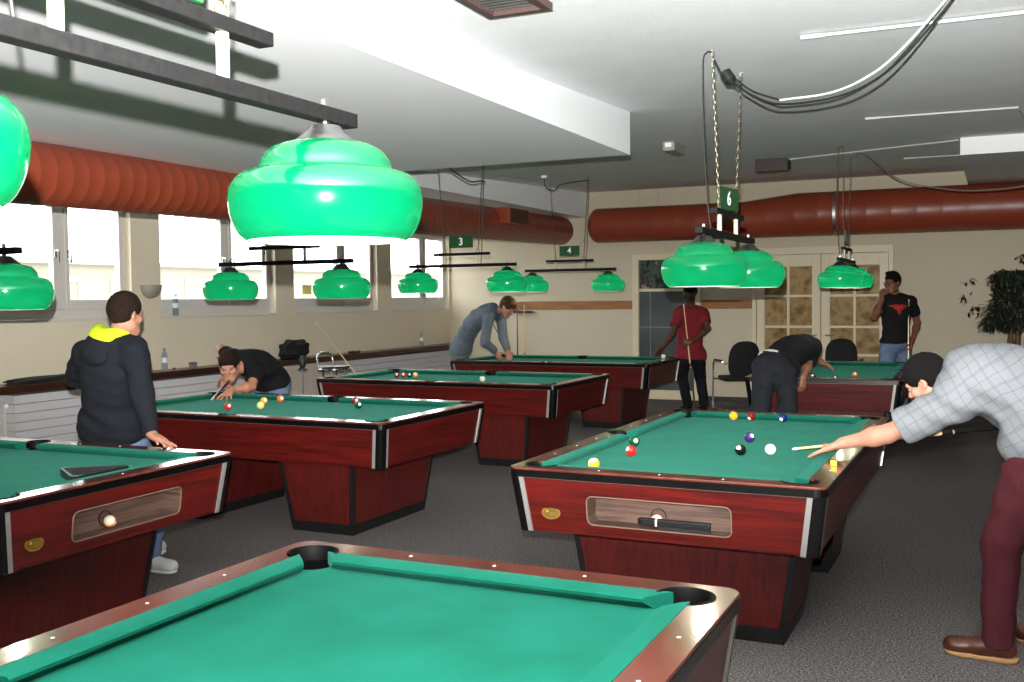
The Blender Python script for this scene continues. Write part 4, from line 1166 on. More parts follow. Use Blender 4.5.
def rot_about(v, axis, a):
    v, k = _v(v), unit(axis); return v*math.cos(a)+np.cross(k, v)*math.sin(a)+k*(k@v)*(1-math.cos(a))
def hand(s, wr, fd, pn, left, curl=(.3,.35,.4,.45), spread=.10, thumb=(.6,.7,.3), sc=1.0, rmin=.0085, tcurl=.25):
    """palm with four unequal fingers and a thumb leaving its side; fd finger direction, pn the way the palm faces"""
    wr, fd = _v(wr), unit(fd); pn = _v(pn); pn = unit(pn-fd*(pn@fd))
    sd = np.cross(fd, pn)*(-1 if left else 1)
    offs = (.030,.010,-.011,-.030); lens = (.074,.082,.076,.060); kl = (.094,.098,.093,.084)
    for i in range(4):
        kn = wr+fd*kl[i]*sc+sd*offs[i]*sc
        s.cap(wr+sd*offs[i]*.55*sc, kn, .016*sc, .0125*sc, .014)
        d = rot_about(fd, pn, 0); d = unit(fd+sd*(offs[i]/.03)*spread)
        p = kn; r = max(.0092*sc, rmin)
        for j, (fr, cf) in enumerate(((.46,.8),(.31,1.0),(.23,.7))):
            d = rot_about(d, np.cross(fd, pn), curl[i]*cf)
            q = p+d*lens[i]*fr*sc
            s.cap(p, q, r, r*.92, .004); p = q; r *= .93
    b = wr+fd*.026*sc+sd*.026*sc+pn*.008*sc
    d = unit(fd*thumb[0]+sd*thumb[1]+pn*thumb[2])
    s.cap(wr+fd*.01*sc, b, .017*sc, .015*sc, .012)
    r = max(.0125*sc, rmin*1.15)
    for j, L in enumerate((.046,.034,.028)):
        q = b+d*L*sc; s.cap(b, q, r, r*.93, .005); b = q; r *= .92
        d = rot_about(d, np.cross(d, fd*.3+pn*.6), tcurl if j == 0 else tcurl*1.3)
    s.ell(wr+fd*.055*sc, (.040*sc,.050*sc,.0155*sc), [sd, fd, pn], .012)

def head(s, c, f, u, sc=1.0):
    c, f = _v(c), unit(f); u = _v(u); u = unit(u-f*(u@f)); r = np.cross(f, u); F = [r, f, u]
    P = lambda x, y, z: c+(r*x+f*y+u*z)*sc
    s.ell(P(0,-.012,.040), np.array((.076,.097,.092))*sc, F, .02)
    s.ell(P(0,.028,-.035), np.array((.060,.066,.082))*sc, F, .03)
    s.cap(P(-.022,.066,-.098), P(.022,.066,-.098), .022*sc, .022*sc, .03)
    s.cap(P(-.05,.01,-.07), P(-.02,.06,-.098), .022*sc, .02*sc, .03); s.cap(P(.05,.01,-.07), P(.02,.06,-.098), .022*sc, .02*sc, .03)
    s.cap(P(-.036,.078,.026), P(.036,.078,.026), .014*sc, .014*sc, .014)
    for x in (-.032,.032): s.ell(P(x,.100,.006), np.array((.017,.014,.011))*sc, F, .012, 's')
    for x in (-.047,.047): s.ell(P(x,.065,-.025), np.array((.02,.02,.018))*sc, F, .02)
    s.cap(P(0,.090,.010), P(0,.112,-.022), .0085*sc, .0125*sc, .010)
    for x in (-.011,.011): s.ell(P(x,.101,-.028), np.array((.009,.011,.007))*sc, F, .006)
    s.cap(P(-.019,.086,-.054), P(.019,.086,-.054), .0075*sc, .0075*sc, .006); s.cap(P(-.016,.084,-.066), P(.016,.084,-.066), .008*sc, .008*sc, .006)
    for x in (-.078,.078): s.ell(P(x,-.006,-.004), np.array((.010,.021,.032))*sc, F, .008); s.ell(P(x*1.07,.004,0), np.array((.006,.010,.018))*sc, F, .006, 's')
    return P, F
def hair(P, F, sc, style, h, seed=1):
    s = SDF()
    g = style.get('thick', .012)-.006
    s.ell(P(0,-.014,.042), (np.array((.078,.099,.094))+g)*sc, F, .01)
    s.ell(P(0,-.045,.02), (np.array((.070,.068,.085))+g)*sc, F, .03)
    if style.get('fringe'): s.ell(P(0,.052,.078), np.array((.066,.048,.036))*sc, F, .02)
    if style.get('quiff'): s.ell(P(0,.055,.118), np.array((.055,.040,.026))*sc, F, .02)
    z = style.get('line', .058)
    s.ell(P(0,.125,z-.122), np.array((.098,.105,.120))*sc, F, .010, 's')     # the face
    for x in (-.088,.088): s.ell(P(x,.012,-.045), np.array((.034,.040,.056))*sc, F, .010, 's')
    s.half(P(0,0,style.get('nape', -.06)), -F[2]+F[1]*.35)
    return s

def bezier(a, c, b, t): return a*(1-t)**2+2*c*t*(1-t)+b*t*t
def figure(name, label, J, st):
    """J: joints in metres; st: how the person is dressed"""
    h = st.get('h', .009); J = {k: _v(v) for k, v in J.items()}
    root = np.array((J['pv'][0], J['pv'][1], 0))
    up = unit(J['nk']-J['pv'])
    def frame(t):
        r = unit((J['shR']-J['shL'])*t+(J['hiR']-J['hiL'])*(1-t)); tg = unit(bezier_d(t)); f = unit(np.cross(tg, r)); r = np.cross(f, tg)
        return [r, f, tg]
    c = J.get('ch', (J['pv']+J['nk'])/2)
    ctrl = 2*c-.5*(J['pv']+J['nk'])
    def bezier_d(t): return 2*(1-t)*(ctrl-J['pv'])+2*t*(J['nk']-ctrl)
    sp = lambda t: bezier(J['pv'], ctrl, J['nk'], t)
    k = st.get('build', 1.0)
    ST = [(-.06,.160,.112,.10),(.10,.158,.110,.10),(.28,.142,.102,.10),(.46,.150,.108,.11),(.64,.165,.114,.11),(.82,.160,.104,.09),(.94,.120,.080,.07)]
    def torso(s, g=0, t0=-9, belly=0, t1=9):
        for t, a, b_, l in ST:
            if t < t0 or t > t1: continue
            F = frame(min(max(t, 0), 1)); p = sp(t)+F[1]*(belly*.5 if .05 < t < .55 else 0)
            s.ell(p, (a*k+g, b_*k+g+(belly if .05 < t < .55 else 0), l+g), F, .06)
        for x in 'LR': s.cap(sp(.86), J['sh'+x]+(sp(.86)-J['sh'+x])*.12, .062*k+g, .056*k+g, .05)
        s.cap(sp(.93), J['shL']*.5+sp(.95)*.5, .05*k+g, .055*k+g, .04); s.cap(sp(.93), J['shR']*.5+sp(.95)*.5, .05*k+g, .055*k+g, .04)
    b = SDF()
    torso(b, -.004)
    b.cap(sp(.96), J['hd']-unit(J['hu'])*.05-unit(J['hf'])*.018, .056*k, .052*k, .03)
    P, F = head(b, J['hd'], J['hf'], J['hu'], st.get('hs', 1.0))
    for x in 'LR':
        b.cap(J['sh'+x], J['el'+x], .050*k, .040*k, .03); b.cap(J['el'+x], J['wr'+x], .041*k, .027*k, .02)
        m = J['el'+x]*.72+J['wr'+x]*.28; b.ell(m, (.043*k,.043*k,.043*k), None, .03)
        b.cap(J['hi'+x], J['kn'+x], .082*k, .055*k, .04); b.cap(J['kn'+x], J['an'+x], .054*k, .036*k, .03)
        b.ell(J['kn'+x]*.7+J['an'+x]*.3-frame(0)[1]*.012, (.052*k,.052*k,.08), None, .03)
        hd = st['hand'+x]; hand(b, J['wr'+x], hd['fd'], hd['pn'], x == 'L', rmin=h*.98, **{q: v for q, v in hd.items() if q not in ('fd','pn')})
        fd = unit(J['toe'+x]-J['an'+x]*(1,1,0)-_v((0,0,J['toe'+x][2])))
        b.cap(J['an'+x], J['an'+x]+fd*.02+_v((0,0,-.04)), .04, .04, .02); b.cap(J['an'+x]+_v((0,0,-.045)), J['toe'+x]+_v((0,0,.02)), .036, .026, .02)
    me = b.mesh(name, st['skin'], h, origin=root)
    o = bpy.data.objects.new(name, me); C.objects.link(o); o.location = root
    tag(o, label, 'person')
    def part(nm, s, m, noise=None, hh=None):
        me = s.mesh(nm, m, hh or h, noise, root); q = bpy.data.objects.new(nm, me); C.objects.link(q); q.parent = o; return q
    # shirt
    s = SDF(); g = st.get('loose', .016)
    torso(s, g, belly=st.get('belly', 0))
    hem = st.get('hem', -.10)
    Fh = frame(0); ph = sp(0)+Fh[2]*hem
    s.ell(sp(0)-Fh[2]*.05, (.168*k+g,.122*k+g+st.get('belly', 0)*.6,.14), Fh, .05)
    for x in 'LR':
        sl = st['sleeve']
        if sl > 1:
            s.cap(J['sh'+x], J['el'+x], .060*k+g*.6, .050*k+g*.6, .04); e = J['el'+x]+(J['wr'+x]-J['el'+x])*(sl-1)
            s.cap(J['el'+x], e, .050*k+g*.6, .036*k+g*.4, .02, flat=True)
        else:
            e = J['sh'+x]+(J['el'+x]-J['sh'+x])*sl; s.cap(J['sh'+x], e, .060*k+g*.7, .055*k+g*.8, .045, flat=True)
    s.cap(J['hiL']+Fh[2]*.03, J['hiR']+Fh[2]*.03, .094*k+g*.8, .094*k+g*.8, .06)
    s.half(ph, -Fh[2])
    s.cap(sp(.90), sp(.985), .070*k+g*.4, .062*k+g*.3, .03, flat=True)
    part(st['shirt_name'], s, st['shirt'], (st.get('wrinkle', .0035), 26, 1.3))
    # trousers
    s = SDF(); gt = st.get('tloose', .016)
    s.ell(sp(0)+Fh[2]*.03, (.162*k+gt*.7,.116*k+gt*.7,.13), Fh, .05); s.ell(sp(0)-Fh[2]*.05, (.165*k+gt,.120*k+gt,.11), Fh, .06)
    for x in 'LR':
        s.cap(J['hi'+x], J['kn'+x], .088*k+gt, .062*k+gt, .035); s.cap(J['kn'+x], J['an'+x]+_v((0,0,-.03)), .060*k+gt, .046*k+gt, .03, flat=True)
    s.half(sp(0)+Fh[2]*min(st.get('waist', .07), hem+.035), Fh[2])
    part('trousers', s, st['trousers'], (.004, 22, 2.1))
    # shoes with soles
    for x in 'LR':
        a, t_ = J['an'+x], J['toe'+x]; fd = unit((t_-a)*(1,1,0)); sd = np.cross(fd, (0,0,1)); z0 = t_[2]
        s = SDF(); hl = np.array((a[0],a[1],z0))-fd*.035
        s.cap(hl+_v((0,0,.052)), t_+_v((0,0,.042)), .040, .036, .02); s.cap(a+_v((0,0,-.02)), a+fd*.07+_v((0,0,-.045)), .043, .040, .03)
        s.ell(t_-fd*.03+_v((0,0,.035)), (.046,.055,.032), [sd, fd, (0,0,1)], .02)
        s.half((0,0,z0+.018), (0,0,-1)); s.half(a+_v((0,0,.005)), (0,0,1))
        sh = part('shoe', s, st['shoe'])
        s = SDF(); s.cap(hl+_v((0,0,.012)), t_-fd*.06+_v((0,0,.012)), .041, .044, .02); s.ell(t_-fd*.03+_v((0,0,.012)), (.048,.060,.03), [sd, fd, (0,0,1)], .02); s.ell(hl+fd*.0+_v((0,0,.012)), (.041,.045,.03), [sd, fd, (0,0,1)], .02)
        s.half((0,0,z0+.022), (0,0,1)); s.half((0,0,z0+.001), (0,0,-1))
        so = part('sole', s, st['sole']); so.parent = sh
    # hair, eyes
    if st.get('hair'): part('hair', hair(P, F, st.get('hs', 1.0), st['hair'], h), st['haircol'], (.0012, 130, .7), min(h, .006))
    for x in (-.032,.032):
        m = MB(); Mx = Matrix(((F[0][0],F[1][0],F[2][0]),(F[0][1],F[1][1],F[2][1]),(F[0][2],F[1][2],F[2][2]))).to_4x4()
        e = P(x,.0815,.004)-root
        m.sphere(e, .0118, 14, 10); m.sphere(e+F[1]*.0042, .0084, 12, 8, mi=1)
        m.build('eye', [M_eye, M_iris], o, smooth=True)
    return o, P, F, part, sp, frame, root
M_eye = mat('eye white', srgb(128,112,104), .5); M_iris = mat('dark iris', srgb(40,28,22), .2)
def skin(n, col): return mat(n, col, .55, noise=(18,.08))
M_sk1 = skin('fair skin', srgb(176,124,102)); M_sk2 = skin('brown skin', srgb(122,78,56)); M_sk3 = skin('tan skin', srgb(158,108,84)); M_sk4 = skin('dark skin', srgb(84,54,40))
M_hb = mat('dark brown hair', srgb(38,26,20), .85, spec=.15, noise=(90,.5), bump=(260,.8)); M_hk = mat('black hair', srgb(15,13,12), .85, spec=.15, noise=(90,.5), bump=(260,.8)); M_hm = mat('brown hair', srgb(70,48,34), .6, noise=(90,.4)); M_hl = mat('blond streaked hair', srgb(66,44,27), .8, spec=.2, noise=(40,.7))
def fabric(n, col, amt=.12, sc=30, bump=.25): return mat(n, col, .9, spec=.2, noise=(sc, amt), bump=(140, bump))
M_jean = fabric('blue denim', srgb(96,112,140), .18, 14); M_jeand = fabric('dark denim', srgb(40,42,48), .2, 14); M_jeang = fabric('grey denim', srgb(112,118,122), .15, 14)
def J_(**k): return k

# --- the man in the hooded top at the table with the triangle rack
J1 = J_(pv=(-4.543,4.273,0.883), nk=(-4.432,4.214,1.357), ch=(-4.477,4.206,1.148), hd=(-4.352,4.214,1.509), hf=(.05,.97,-.12), hu=(.05,.1,1),
  shL=(-4.649,4.197,1.282), shR=(-4.259,4.182,1.299), elL=(-4.862,4.312,1.137), elR=(-4.169,4.135,1.057), wrL=(-5.004,4.426,1.216), wrR=(-4.066,4.097,0.859),
  hiL=(-4.644,4.278,0.825), hiR=(-4.449,4.270,0.835), knL=(-4.56,4.62,.47), knR=(-4.40,4.46,.47), anL=(-4.62,4.56,.085), anR=(-4.44,4.42,.085), toeL=(-4.70,4.78,.0), toeR=(-4.27,4.43,.0))
M_hood = fabric('dark navy sweatshirt', srgb(22,25,32), .15); M_lime = fabric('lime lining', srgb(196,236,40), .06)
o, P, F, part, sp, frame, root = figure('person', 'man seen from behind in dark hooded top with lime lining, hand on a rail', J1, dict(h=.008, skin=M_sk1, hair=dict(thick=.012, line=.05, nape=-.075), haircol=M_hb, shirt_name='hooded_top', shirt=M_hood, sleeve=1.97, hem=-.085, loose=.019, waist=.07, wrinkle=.006,
  trousers=M_jean, shoe=mat('white trainer', srgb(210,208,204), .6), sole=mat('white sole', srgb(225,224,220), .6), tloose=.02,
  handL=dict(fd=(-.5,.6,.2), pn=(.5,.3,-.6)), handR=dict(fd=(.85,-.22,-.22), pn=(-.1,-.2,-1), curl=(.05,.08,.1,.12), spread=.3), hs=.92))
fr = frame(1); nb = sp(.97)
s = SDF(); r_, f_, u_ = fr
for k in range(9):      # folded hood round the back of the neck
    a = PI*(.02+.96*k/8)+PI
    p = nb+r_*(.105*math.cos(a))+f_*(.095*math.sin(a)+.01)+u_*(.022-.05*(1-abs(math.cos(a))))
    q_ = p
    if k: s.cap(prev, q_, .036, .036, .03)
    prev = q_
s.ell(nb-f_*.115-u_*.075, (.105,.045,.085), fr, .05)
hd_ = part('hood', s, M_hood, (.004, 30, .4))
s = SDF(); prev = None
for k in range(9):
    a = PI*(.06+.88*k/8)+PI
    p = nb+r_*(.096*math.cos(a))+f_*(.090*math.sin(a)-.012)+u_*(.050-.030*(1-abs(math.cos(a))))
    if prev is not None: s.cap(prev, p, .030, .030, .03)
    prev = p
s.ell(nb-f_*.112+u_*.008, (.088,.036,.036), fr, .03)
part('hood_lining', s, M_lime).parent = hd_
Fh = frame(0)
s = SDF(); s.ell(sp(0)-Fh[2]*.075, (.198,.152,.06), Fh, .03); s.cap(J1['hiL']+Fh[2]*.02 if False else _v(J1['hiL']), _v(J1['hiR']), .112, .112, .04); s.half(sp(0)-Fh[2]*.088, -Fh[2]); s.half(sp(0)-Fh[2]*.035, Fh[2]); part('waistband', s, M_hood)

# --- the bent player by the window wall
J2 = J_(pv=(-5.900,7.427,0.852), nk=(-5.885,7.054,1.005), ch=(-5.895,7.270,0.991), hd=(-5.898,6.849,1.018), hf=(.50,-.78,-.34), hu=(.05,-.15,1),
  shL=(-5.740,7.009,0.958), shR=(-6.078,7.100,1.079), elL=(-5.686,6.874,0.845), elR=(-6.263,7.171,1.144), wrL=(-5.706,6.644,0.832), wrR=(-6.085,7.011,0.907),
  hiL=(-5.823,7.384,0.812), hiR=(-6.041,7.458,0.800), knL=(-5.70,7.40,.50), knR=(-5.98,7.42,.50), anL=(-5.66,7.46,.085), anR=(-6.02,7.66,.085), toeL=(-5.60,7.26,0), toeR=(-5.95,7.44,0))
figure('person', 'player in black T-shirt bent low over the table by the window wall, face to camera', J2, dict(h=.0075, skin=M_sk1, hair=dict(thick=.014, line=.052, fringe=True), haircol=M_hb, shirt_name='t_shirt', shirt=fabric('black cotton', srgb(20,20,23), .15), sleeve=.62, hem=-.02, loose=.014,
  trousers=M_jean, shoe=M_black, sole=M_black,
  handL=dict(fd=(.30,-.9,-.30), pn=(0,-.2,-1), curl=(.08,.1,.12,.15), spread=.40), handR=dict(fd=(.2,-.3,-.9), pn=(.8,-.4,.1), curl=(1.2,1.2,1.2,1.2))))

# --- the man in grey setting up balls
J3 = J_(pv=(-6.323,11.930,0.947), nk=(-5.763,11.828,1.438), ch=(-6.089,11.833,1.256), hd=(-5.607,11.847,1.463), hf=(.72,-.10,-.62), hu=(.55,.0,.8),
  shL=(-5.803,12.059,1.343), shR=(-5.767,11.600,1.327), elL=(-5.764,12.031,1.054), elR=(-5.755,11.481,1.025), wrL=(-5.639,11.916,0.883), wrR=(-5.693,11.670,0.895),
  hiL=(-6.405,11.998,0.862), hiR=(-6.326,11.793,0.874), knL=(-6.40,12.25,.50), knR=(-6.40,11.96,.50), anL=(-6.50,12.25,.085), anR=(-6.50,11.95,.085), toeL=(-6.30,12.22,0), toeR=(-6.30,11.90,0))
o, P, F, part, sp, frame, root = figure('person', 'man in a grey sweater leaning over the far corner table to place balls', J3, dict(h=.009, skin=M_sk1, hair=dict(thick=.016, line=.055, fringe=True), haircol=M_hl, shirt_name='sweater', shirt=fabric('blue grey knit', srgb(98,107,116), .15), sleeve=1.95, hem=-.01, loose=.018,
  trousers=M_jeang, shoe=M_black, sole=M_black, waist=.08,
  handL=dict(fd=(.35,-.2,-.85), pn=(.1,-.9,-.1), curl=(.7,.7,.7,.7)), handR=dict(fd=(.45,.2,-.85), pn=(.1,.9,.1), curl=(.7,.7,.7,.7))))
Fh = frame(0); s = SDF(); s.ell(sp(0)-Fh[2]*.0, (.182,.140,.05), Fh, .02); s.half(sp(0)+Fh[2]*.0, Fh[2]); s.half(sp(0)-Fh[2]*.042, -Fh[2]); part('belt', s, M_black)

# --- the man in red
J4 = J_(pv=(-3.637,13.458,0.821), nk=(-3.622,13.460,1.411), ch=(-3.631,13.464,1.120), hd=(-3.620,13.404,1.621), hf=(-.45,-.75,-.35), hu=(0,-.1,1),
  shR=(-3.758,13.349,1.353), shL=(-3.469,13.506,1.349), elR=(-3.798,13.174,1.075), elL=(-3.376,13.407,1.136), wrR=(-3.898,12.974,0.890), wrL=(-3.539,13.146,0.965),
  hiR=(-3.710,13.420,0.741), hiL=(-3.538,13.501,0.739), knR=(-3.687,13.381,0.377), knL=(-3.528,13.456,0.376), anR=(-3.623,13.398,0.093), anL=(-3.509,13.539,0.083), toeR=(-3.75,13.42,0), toeL=(-3.52,13.46,0))
J4['anR'] = (-3.72,13.66,.085); J4['anL'] = (-3.50,13.70,.085); J4['knR'] = (-3.80,13.62,.49); J4['knL'] = (-3.56,13.68,.49)
figure('person', 'man in red polo shirt and dark trousers holding a cue beside the glass door', J4, dict(h=.009, skin=M_sk4, hair=dict(thick=.008, line=.062), haircol=M_hk, shirt_name='polo_shirt', shirt=fabric('red cotton', srgb(122,36,43), .12), sleeve=.62, hem=-.10, loose=.022,
  trousers=fabric('black trousers', srgb(24,25,30), .15), shoe=M_black, sole=M_black,
  handR=dict(fd=(-.5,-.5,-.75), pn=(.2,-.5,-.6), curl=(.5,.5,.55,.6)), handL=dict(fd=(-.85,-.15,.1), pn=(-.2,-.9,.1), curl=(1.15,1.15,1.15,1.15))))

# --- the man bent over the far table, back to the camera
J5 = J_(pv=(-1.765,9.443,0.908), nk=(-1.568,10.073,1.074), ch=(-1.681,9.742,1.032), hd=(-1.561,10.405,1.008), hf=(.15,.82,-.55), hu=(.1,.55,.8),
  shL=(-1.725,10.220,1.045), shR=(-1.529,10.002,1.049), elL=(-1.681,10.735,0.989), elR=(-1.524,9.821,0.907), wrL=(-1.545,10.903,0.867), wrR=(-1.525,9.596,0.820),
  hiL=(-1.839,9.361,0.848), hiR=(-1.665,9.443,0.846), knL=(-1.860,9.305,0.550), knR=(-1.633,9.411,0.547), anL=(-2.26,9.04,.085), anR=(-1.98,9.10,.085), toeL=(-2.24,9.26,0), toeR=(-1.93,9.32,0))
o, P, F, part, sp, frame, root = figure('person', 'man in black shirt and dark jeans bent over the far table, back to camera', J5, dict(h=.009, skin=M_sk3, hair=dict(thick=.012, line=.055), haircol=M_hk, shirt_name='shirt', shirt=fabric('black shirt', srgb(26,27,31), .15), sleeve=.72, hem=.07, loose=.028, build=1.06,
  trousers=M_jeand, shoe=M_black, sole=M_black, tloose=.018, waist=.085,
  handL=dict(fd=(.3,.8,-.22), pn=(0,0,-1), curl=(.2,.2,.2,.2)), handR=dict(fd=(-.05,-.1,-1), pn=(-.7,.4,0), curl=(.8,.8,.8,.8))))
Fh = frame(0); s = SDF(); s.ell(sp(0)+Fh[2]*.075, (.196,.150,.03), Fh, .02); s.half(sp(0)+Fh[2]*.095, Fh[2]); s.half(sp(0)+Fh[2]*.068, -Fh[2]); s.half(sp(0)-Fh[0]*.01, Fh[0]); part('waistband', s, fabric('white waistband', srgb(214,212,206)))

# --- the man drinking behind the far table
J6 = J_(pv=(-1.000,13.154,1.005), nk=(-0.995,13.126,1.541), ch=(-0.993,13.116,1.287), hd=(-1.030,13.052,1.717), hf=(-.42,-.88,-.12), hu=(0,0,1),
  shR=(-1.115,13.134,1.481), shL=(-0.830,13.212,1.479), elR=(-1.211,12.815,1.305), elL=(-0.763,13.353,1.220), wrR=(-1.118,12.713,1.508), wrL=(-0.810,13.121,1.002),
  hiR=(-1.081,13.100,0.897), hiL=(-0.920,13.242,0.892), knR=(-1.12,12.98,.50), knL=(-.90,13.06,.50), anR=(-1.13,13.04,.085), anL=(-.88,13.12,.085), toeR=(-1.22,12.82,0), toeL=(-.88,12.88,0))
o, P, F, part, sp, frame, root = figure('person', 'man in black T-shirt with red print, hand at his mouth, behind the far table', J6, dict(h=.009, skin=M_sk2, hair=dict(thick=.011, line=.058, quiff=True), haircol=M_hk, shirt_name='t_shirt', shirt=fabric('black jersey', srgb(24,24,25), .15), sleeve=.60, hem=-.0, loose=.016,
  trousers=M_jean, shoe=M_black, sole=M_black, waist=.06,
  handR=dict(fd=(-.05,-.25,1), pn=(.6,.4,.1), curl=(.9,.9,.95,1.0)), handL=dict(fd=(-.15,-.3,-.9), pn=(-.8,-.1,.2), curl=(1.1,1.1,1.1,1.1))))
fr = frame(.72); c0 = sp(.72)-root
em = MB()
from mathutils.bvhtree import BVHTree
shm = next(c_ for c_ in o.children if c_.name.startswith('t_shirt')).data
bv = BVHTree.FromPolygons([v.co for v in shm.vertices], [tuple(p.vertices) for p in shm.polygons])
def onchest(x, z):      # on the front of the shirt
    p = Vector(c0+fr[0]*x+fr[2]*z+fr[1]*.5); hit = bv.ray_cast(p, Vector(-fr[1]))[0]
    return tuple(hit+Vector(fr[1])*.004)
shape = [(-.125,.035),(-.06,.04),(-.03,.055),(-.012,.035),(0,.05),(.012,.035),(.03,.055),(.06,.04),(.125,.035),(.075,.012),(.05,-.012),(.03,-.02),(.018,-.06),(0,-.085),(-.018,-.06),(-.03,-.02),(-.05,-.012),(-.075,.012)]
for a, b_ in zip(shape, shape[1:]+shape[:1]):
    em.add([onchest(0,0), onchest(*a), onchest(*b_)], [(0,1,2)])
eo = em.build('shirt_print', mat('red print', srgb(176,40,28), .8), o, smooth=True)
md = eo.modifiers.new('t', 'SOLIDIFY'); md.thickness = .006; md.offset = 0
gm = MB()
gl_ = lambda x, y, z: P(x, y, z)-root
for x in (-.033,.033): gm.tube([gl_(x+.022*math.cos(a), .108, .004+.016*math.sin(a)) for a in [2*PI*i/16 for i in range(16)]], .0025, 6, closed=True)
gm.tube([gl_(-.012,.11,.006), gl_(.012,.11,.006)], .002, 6).tube([gl_(.055,.104,.006), gl_(.082,0,.008)], .002, 6).tube([gl_(-.055,.104,.006), gl_(-.082,0,.008)], .002, 6)
gm.build('glasses', M_black, o, smooth=True)

# --- the stretched player
def plaid():
    m, nt, b, out = new_mat('white checked shirt'); L = nt.links.new
    tc = nt.nodes.new('ShaderNodeTexCoord'); mp = nt.nodes.new('ShaderNodeMapping'); mp.inputs['Rotation'].default_value = (0, .62, 0); L(tc.outputs['Object'], mp.inputs[0])
    nz = nt.nodes.new('ShaderNodeTexNoise'); nz.inputs['Scale'].default_value = 5; L(tc.outputs['Object'], nz.inputs['Vector'])
    ad = nt.nodes.new('ShaderNodeMixRGB'); ad.blend_type = 'ADD'; ad.inputs[0].default_value = .05; L(mp.outputs[0], ad.inputs[1]); L(nz.outputs['Color'], ad.inputs[2])
    sx = nt.nodes.new('ShaderNodeSeparateXYZ'); L(ad.outputs[0], sx.inputs[0])
    def M(op, a, v, c=None):
        n = nt.nodes.new('ShaderNodeMath'); n.operation = op; L(a, n.inputs[0])
        if hasattr(v, 'links'): L(v, n.inputs[1])
        else: n.inputs[1].default_value = v
        return n.outputs[0]
    tot = None
    for ax_, per, wd, off, am in (('X',.046,.0011,0,.6),('Z',.046,.0011,0,.6),('X',.092,.0010,.007,.6),('Z',.092,.0010,.007,.6)):
        f = M('MODULO', M('ADD', sx.outputs[ax_], off+10), per); f = M('LESS_THAN', f, wd*1.6); f = M('MULTIPLY', f, am)
        tot = f if tot is None else M('MAXIMUM', tot, f)
    mx = nt.nodes.new('ShaderNodeMixRGB'); mx.inputs[1].default_value = srgb(122,125,129); mx.inputs[2].default_value = srgb(38,41,50)
    L(tot, mx.inputs[0]); L(mx.outputs[0], b.inputs['Base Color']); b.inputs['Roughness'].default_value = .9; b.inputs['Specular IOR Level'].default_value = .2
    return m
J7 = J_(pv=(.31,4.95,1.00), nk=(-0.119,5.044,1.193), ch=(0.122,5.012,1.170), hd=(-0.247,5.060,1.170), hf=(-.78,.28,-.56), hu=(-.42,.05,.90),
  shL=(-0.115,4.919,1.095), shR=(0.062,5.382,1.177), elL=(-0.414,4.992,0.924), elR=(.46,5.42,1.20), wrL=(-0.618,5.016,0.867), wrR=(.34,5.14,1.02),
  hiL=(.19,4.84,.91), hiR=(.30,5.02,.91), knL=(.07,4.80,.50), knR=(.42,5.10,.50), anL=(.055,4.76,.085), anR=(.36,5.02,.085), toeL=(-.125,4.78,0), toeR=(.165,5.06,0))
o, P, F, part, sp, frame, root = figure('person', 'man in white checked shirt and wine red trousers stretched over a table, aiming', J7, dict(h=.0055, skin=M_sk1, hair=dict(thick=.013, line=.055, nape=-.07), haircol=M_hk, shirt_name='checked_shirt', shirt=plaid(), sleeve=.78, hem=-.07, loose=.034, belly=.03, build=1.05, wrinkle=.005,
  trousers=fabric('wine red cord', srgb(74,29,37), .15), shoe=mat('brown leather', srgb(84,42,28), .38, noise=(12,.3)), sole=mat('tan sole', srgb(190,146,96), .6), tloose=.016, waist=.05, hs=.93,
  handL=dict(fd=(-.88,.10,-.42), pn=(-.1,-.1,-1), curl=(-.02,.02,.04,.06), spread=.42, thumb=(.75,.55,-.35), tcurl=.0), handR=dict(fd=(-.2,-.4,-.9), pn=(-.6,-.3,.2), curl=(1.1,1.1,1.1,1.1))))
s = SDF(); fr = frame(1); nb = sp(.97)
prev = None
for k in range(17):
    a = 2*PI*k/16; p = nb+fr[0]*(.070*math.cos(a))+fr[1]*(.066*math.sin(a))+fr[2]*(.018)
    if prev is not None: s.cap(prev-fr[2]*.0, p, .014, .014, .01)
    prev = p
part('collar', s, o.children[0].data.materials[0])

# laces of the boat shoes
for x in 'LR':
    a_, t_ = _v(J7['an'+x]), _v(J7['toe'+x]); fd = unit((t_-a_)*(1,1,0)); sd = np.cross(fd, (0,0,1))
    lm_ = MB()
    for k in range(3):
        c_ = a_+fd*(.055+.022*k)+_v((0,0,.005-.011*k))-root
        lm_.tube([c_-sd*.026-_v((0,0,.012)), c_+_v((0,0,.004)), c_+sd*.026-_v((0,0,.012))], .0028, 6)
    lm_.build('laces', mat('tan lace', srgb(176,140,100), .8), [c2 for c2 in o.children if c2.name.startswith('shoe')][0 if x == 'L' else 1], smooth=True)

# ================================================================= outside, light, camera
M_out = mat('pale render facade', srgb(120,116,102), .9)
f = MB(); f.box((-19,-10,-4),(-16.0,30,2.32)).box((-19,-10,2.32),(-15.85,30,2.40))
fo = struct(f.build('exterior_building', M_out), 'pale building across the street')
for y in (3.5,8.3,13.3,15.1,17.2,20.9,24.2,27.6):
    w = MB(); w.box((-16.0,y,.3),(-15.97,y+.12,2.1)).box((-16.0,y+1.0,.3),(-15.97,y+1.12,2.1)).box((-16.0,y+.12,1.98),(-15.97,y+1.0,2.1)).box((-16.0,y+.12,.3),(-15.97,y+1.0,.42))
    w.build('facade_window', mat('facade frame', srgb(150,148,142), .6), fo)
struct(MB().box((-30,-20,-4.2),(-8.4,40,-4)).build('exterior_ground', mat('pale paving', srgb(226,224,218), .9)))

w = bpy.data.worlds.new('World'); bpy.context.scene.world = w; w.use_nodes = True
nt = w.node_tree; bg = nt.nodes['Background']
bg.inputs[0].default_value = (.93,.97,1.0,1); bg.inputs[1].default_value = WORLD

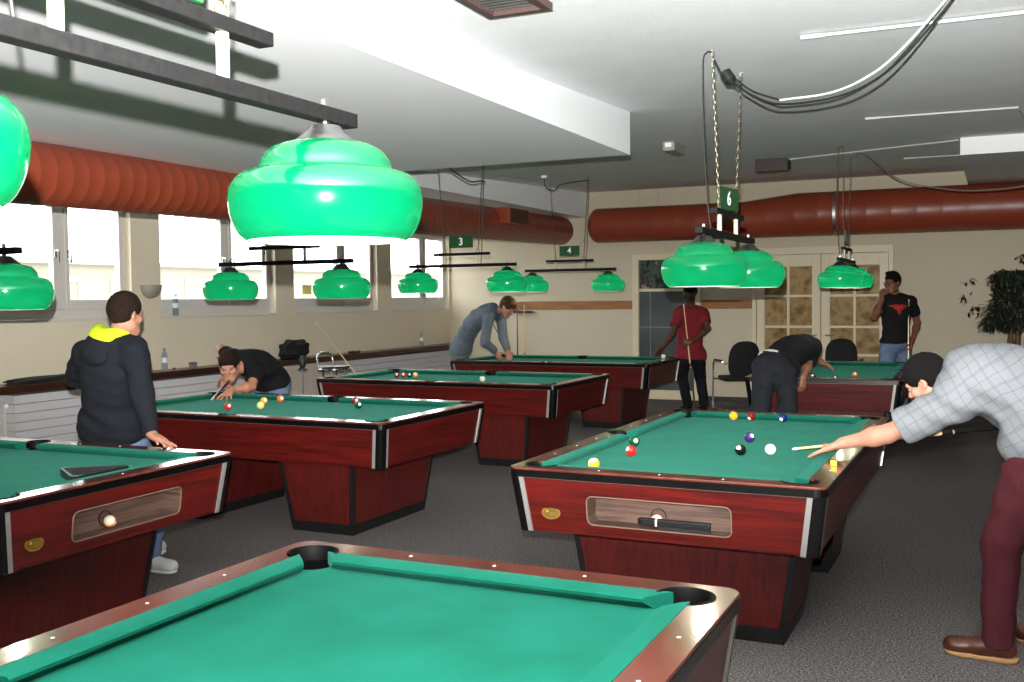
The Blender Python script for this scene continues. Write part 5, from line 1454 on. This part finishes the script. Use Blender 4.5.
def light(name, kind, loc, energy, col=(1,1,1), **k):
    d = bpy.data.lights.new(name, kind); d.energy = energy; d.color = col
    for a, b_ in k.items(): setattr(d, a, b_)
    o = bpy.data.objects.new(name, d); C.objects.link(o); o.location = loc; return o

# flash on the camera's hot shoe, a little above and beside the lens
fl = light('camera_flash', 'SPOT', (-.018,-.005,1.573+.115), FLASH, (1.0,.985,.965), shadow_soft_size=.010, spot_size=math.radians(114.5), spot_blend=.40)
yaw, pitch, roll, fpx = .43794, .04198, -.01059, 1013.5
c, s = math.cos(yaw), math.sin(yaw); cp, sp = math.cos(pitch), math.sin(pitch)
Rt, Fw, Up = Vector((c,s,0)), Vector((-s*cp,c*cp,-sp)), Vector((-s*sp,c*sp,cp))
cr, sr = math.cos(roll), math.sin(roll)
R2, U2 = Rt*cr+Up*sr, Up*cr-Rt*sr
fl.rotation_euler = (Fw+Up*.80).to_track_quat('-Z', 'Y').to_euler()
for k, x, y, z, al, lab, dg in LAMPS:
    for s_ in (-1, 1):
        dx, dy = (0, s_*SEP/2) if al else (s_*SEP/2, 0)
        light('lamp_bulb_light', 'POINT', (x+dx, y+dy, z+.045), BULB_P, (1,.90,.70), shadow_soft_size=.03)
cam = bpy.data.cameras.new('camera'); co = bpy.data.objects.new('camera', cam); C.objects.link(co)
co.matrix_world = Matrix(((R2.x,U2.x,-Fw.x,0),(R2.y,U2.y,-Fw.y,0),(R2.z,U2.z,-Fw.z,1.5731),(0,0,0,1)))
cam.sensor_width = 36; cam.lens = fpx/1024*36; cam.clip_start = .05; cam.clip_end = 200
sc = bpy.context.scene; sc.camera = co
vs = sc.view_settings; sc.display_settings.display_device = 'sRGB'
vs.view_transform = 'Standard'; vs.look = 'None'; vs.exposure = EXPO; vs.gamma = 1; vs.use_curve_mapping = False
sc.cycles.use_denoising = True; sc.cycles.max_bounces = 8; sc.cycles.diffuse_bounces = 4; sc.cycles.glossy_bounces = 4; sc.cycles.transmission_bounces = 6; sc.cycles.transparent_max_bounces = 8
sc.cycles.sample_clamp_indirect = 8; sc.cycles.caustics_reflective = False; sc.cycles.caustics_refractive = False
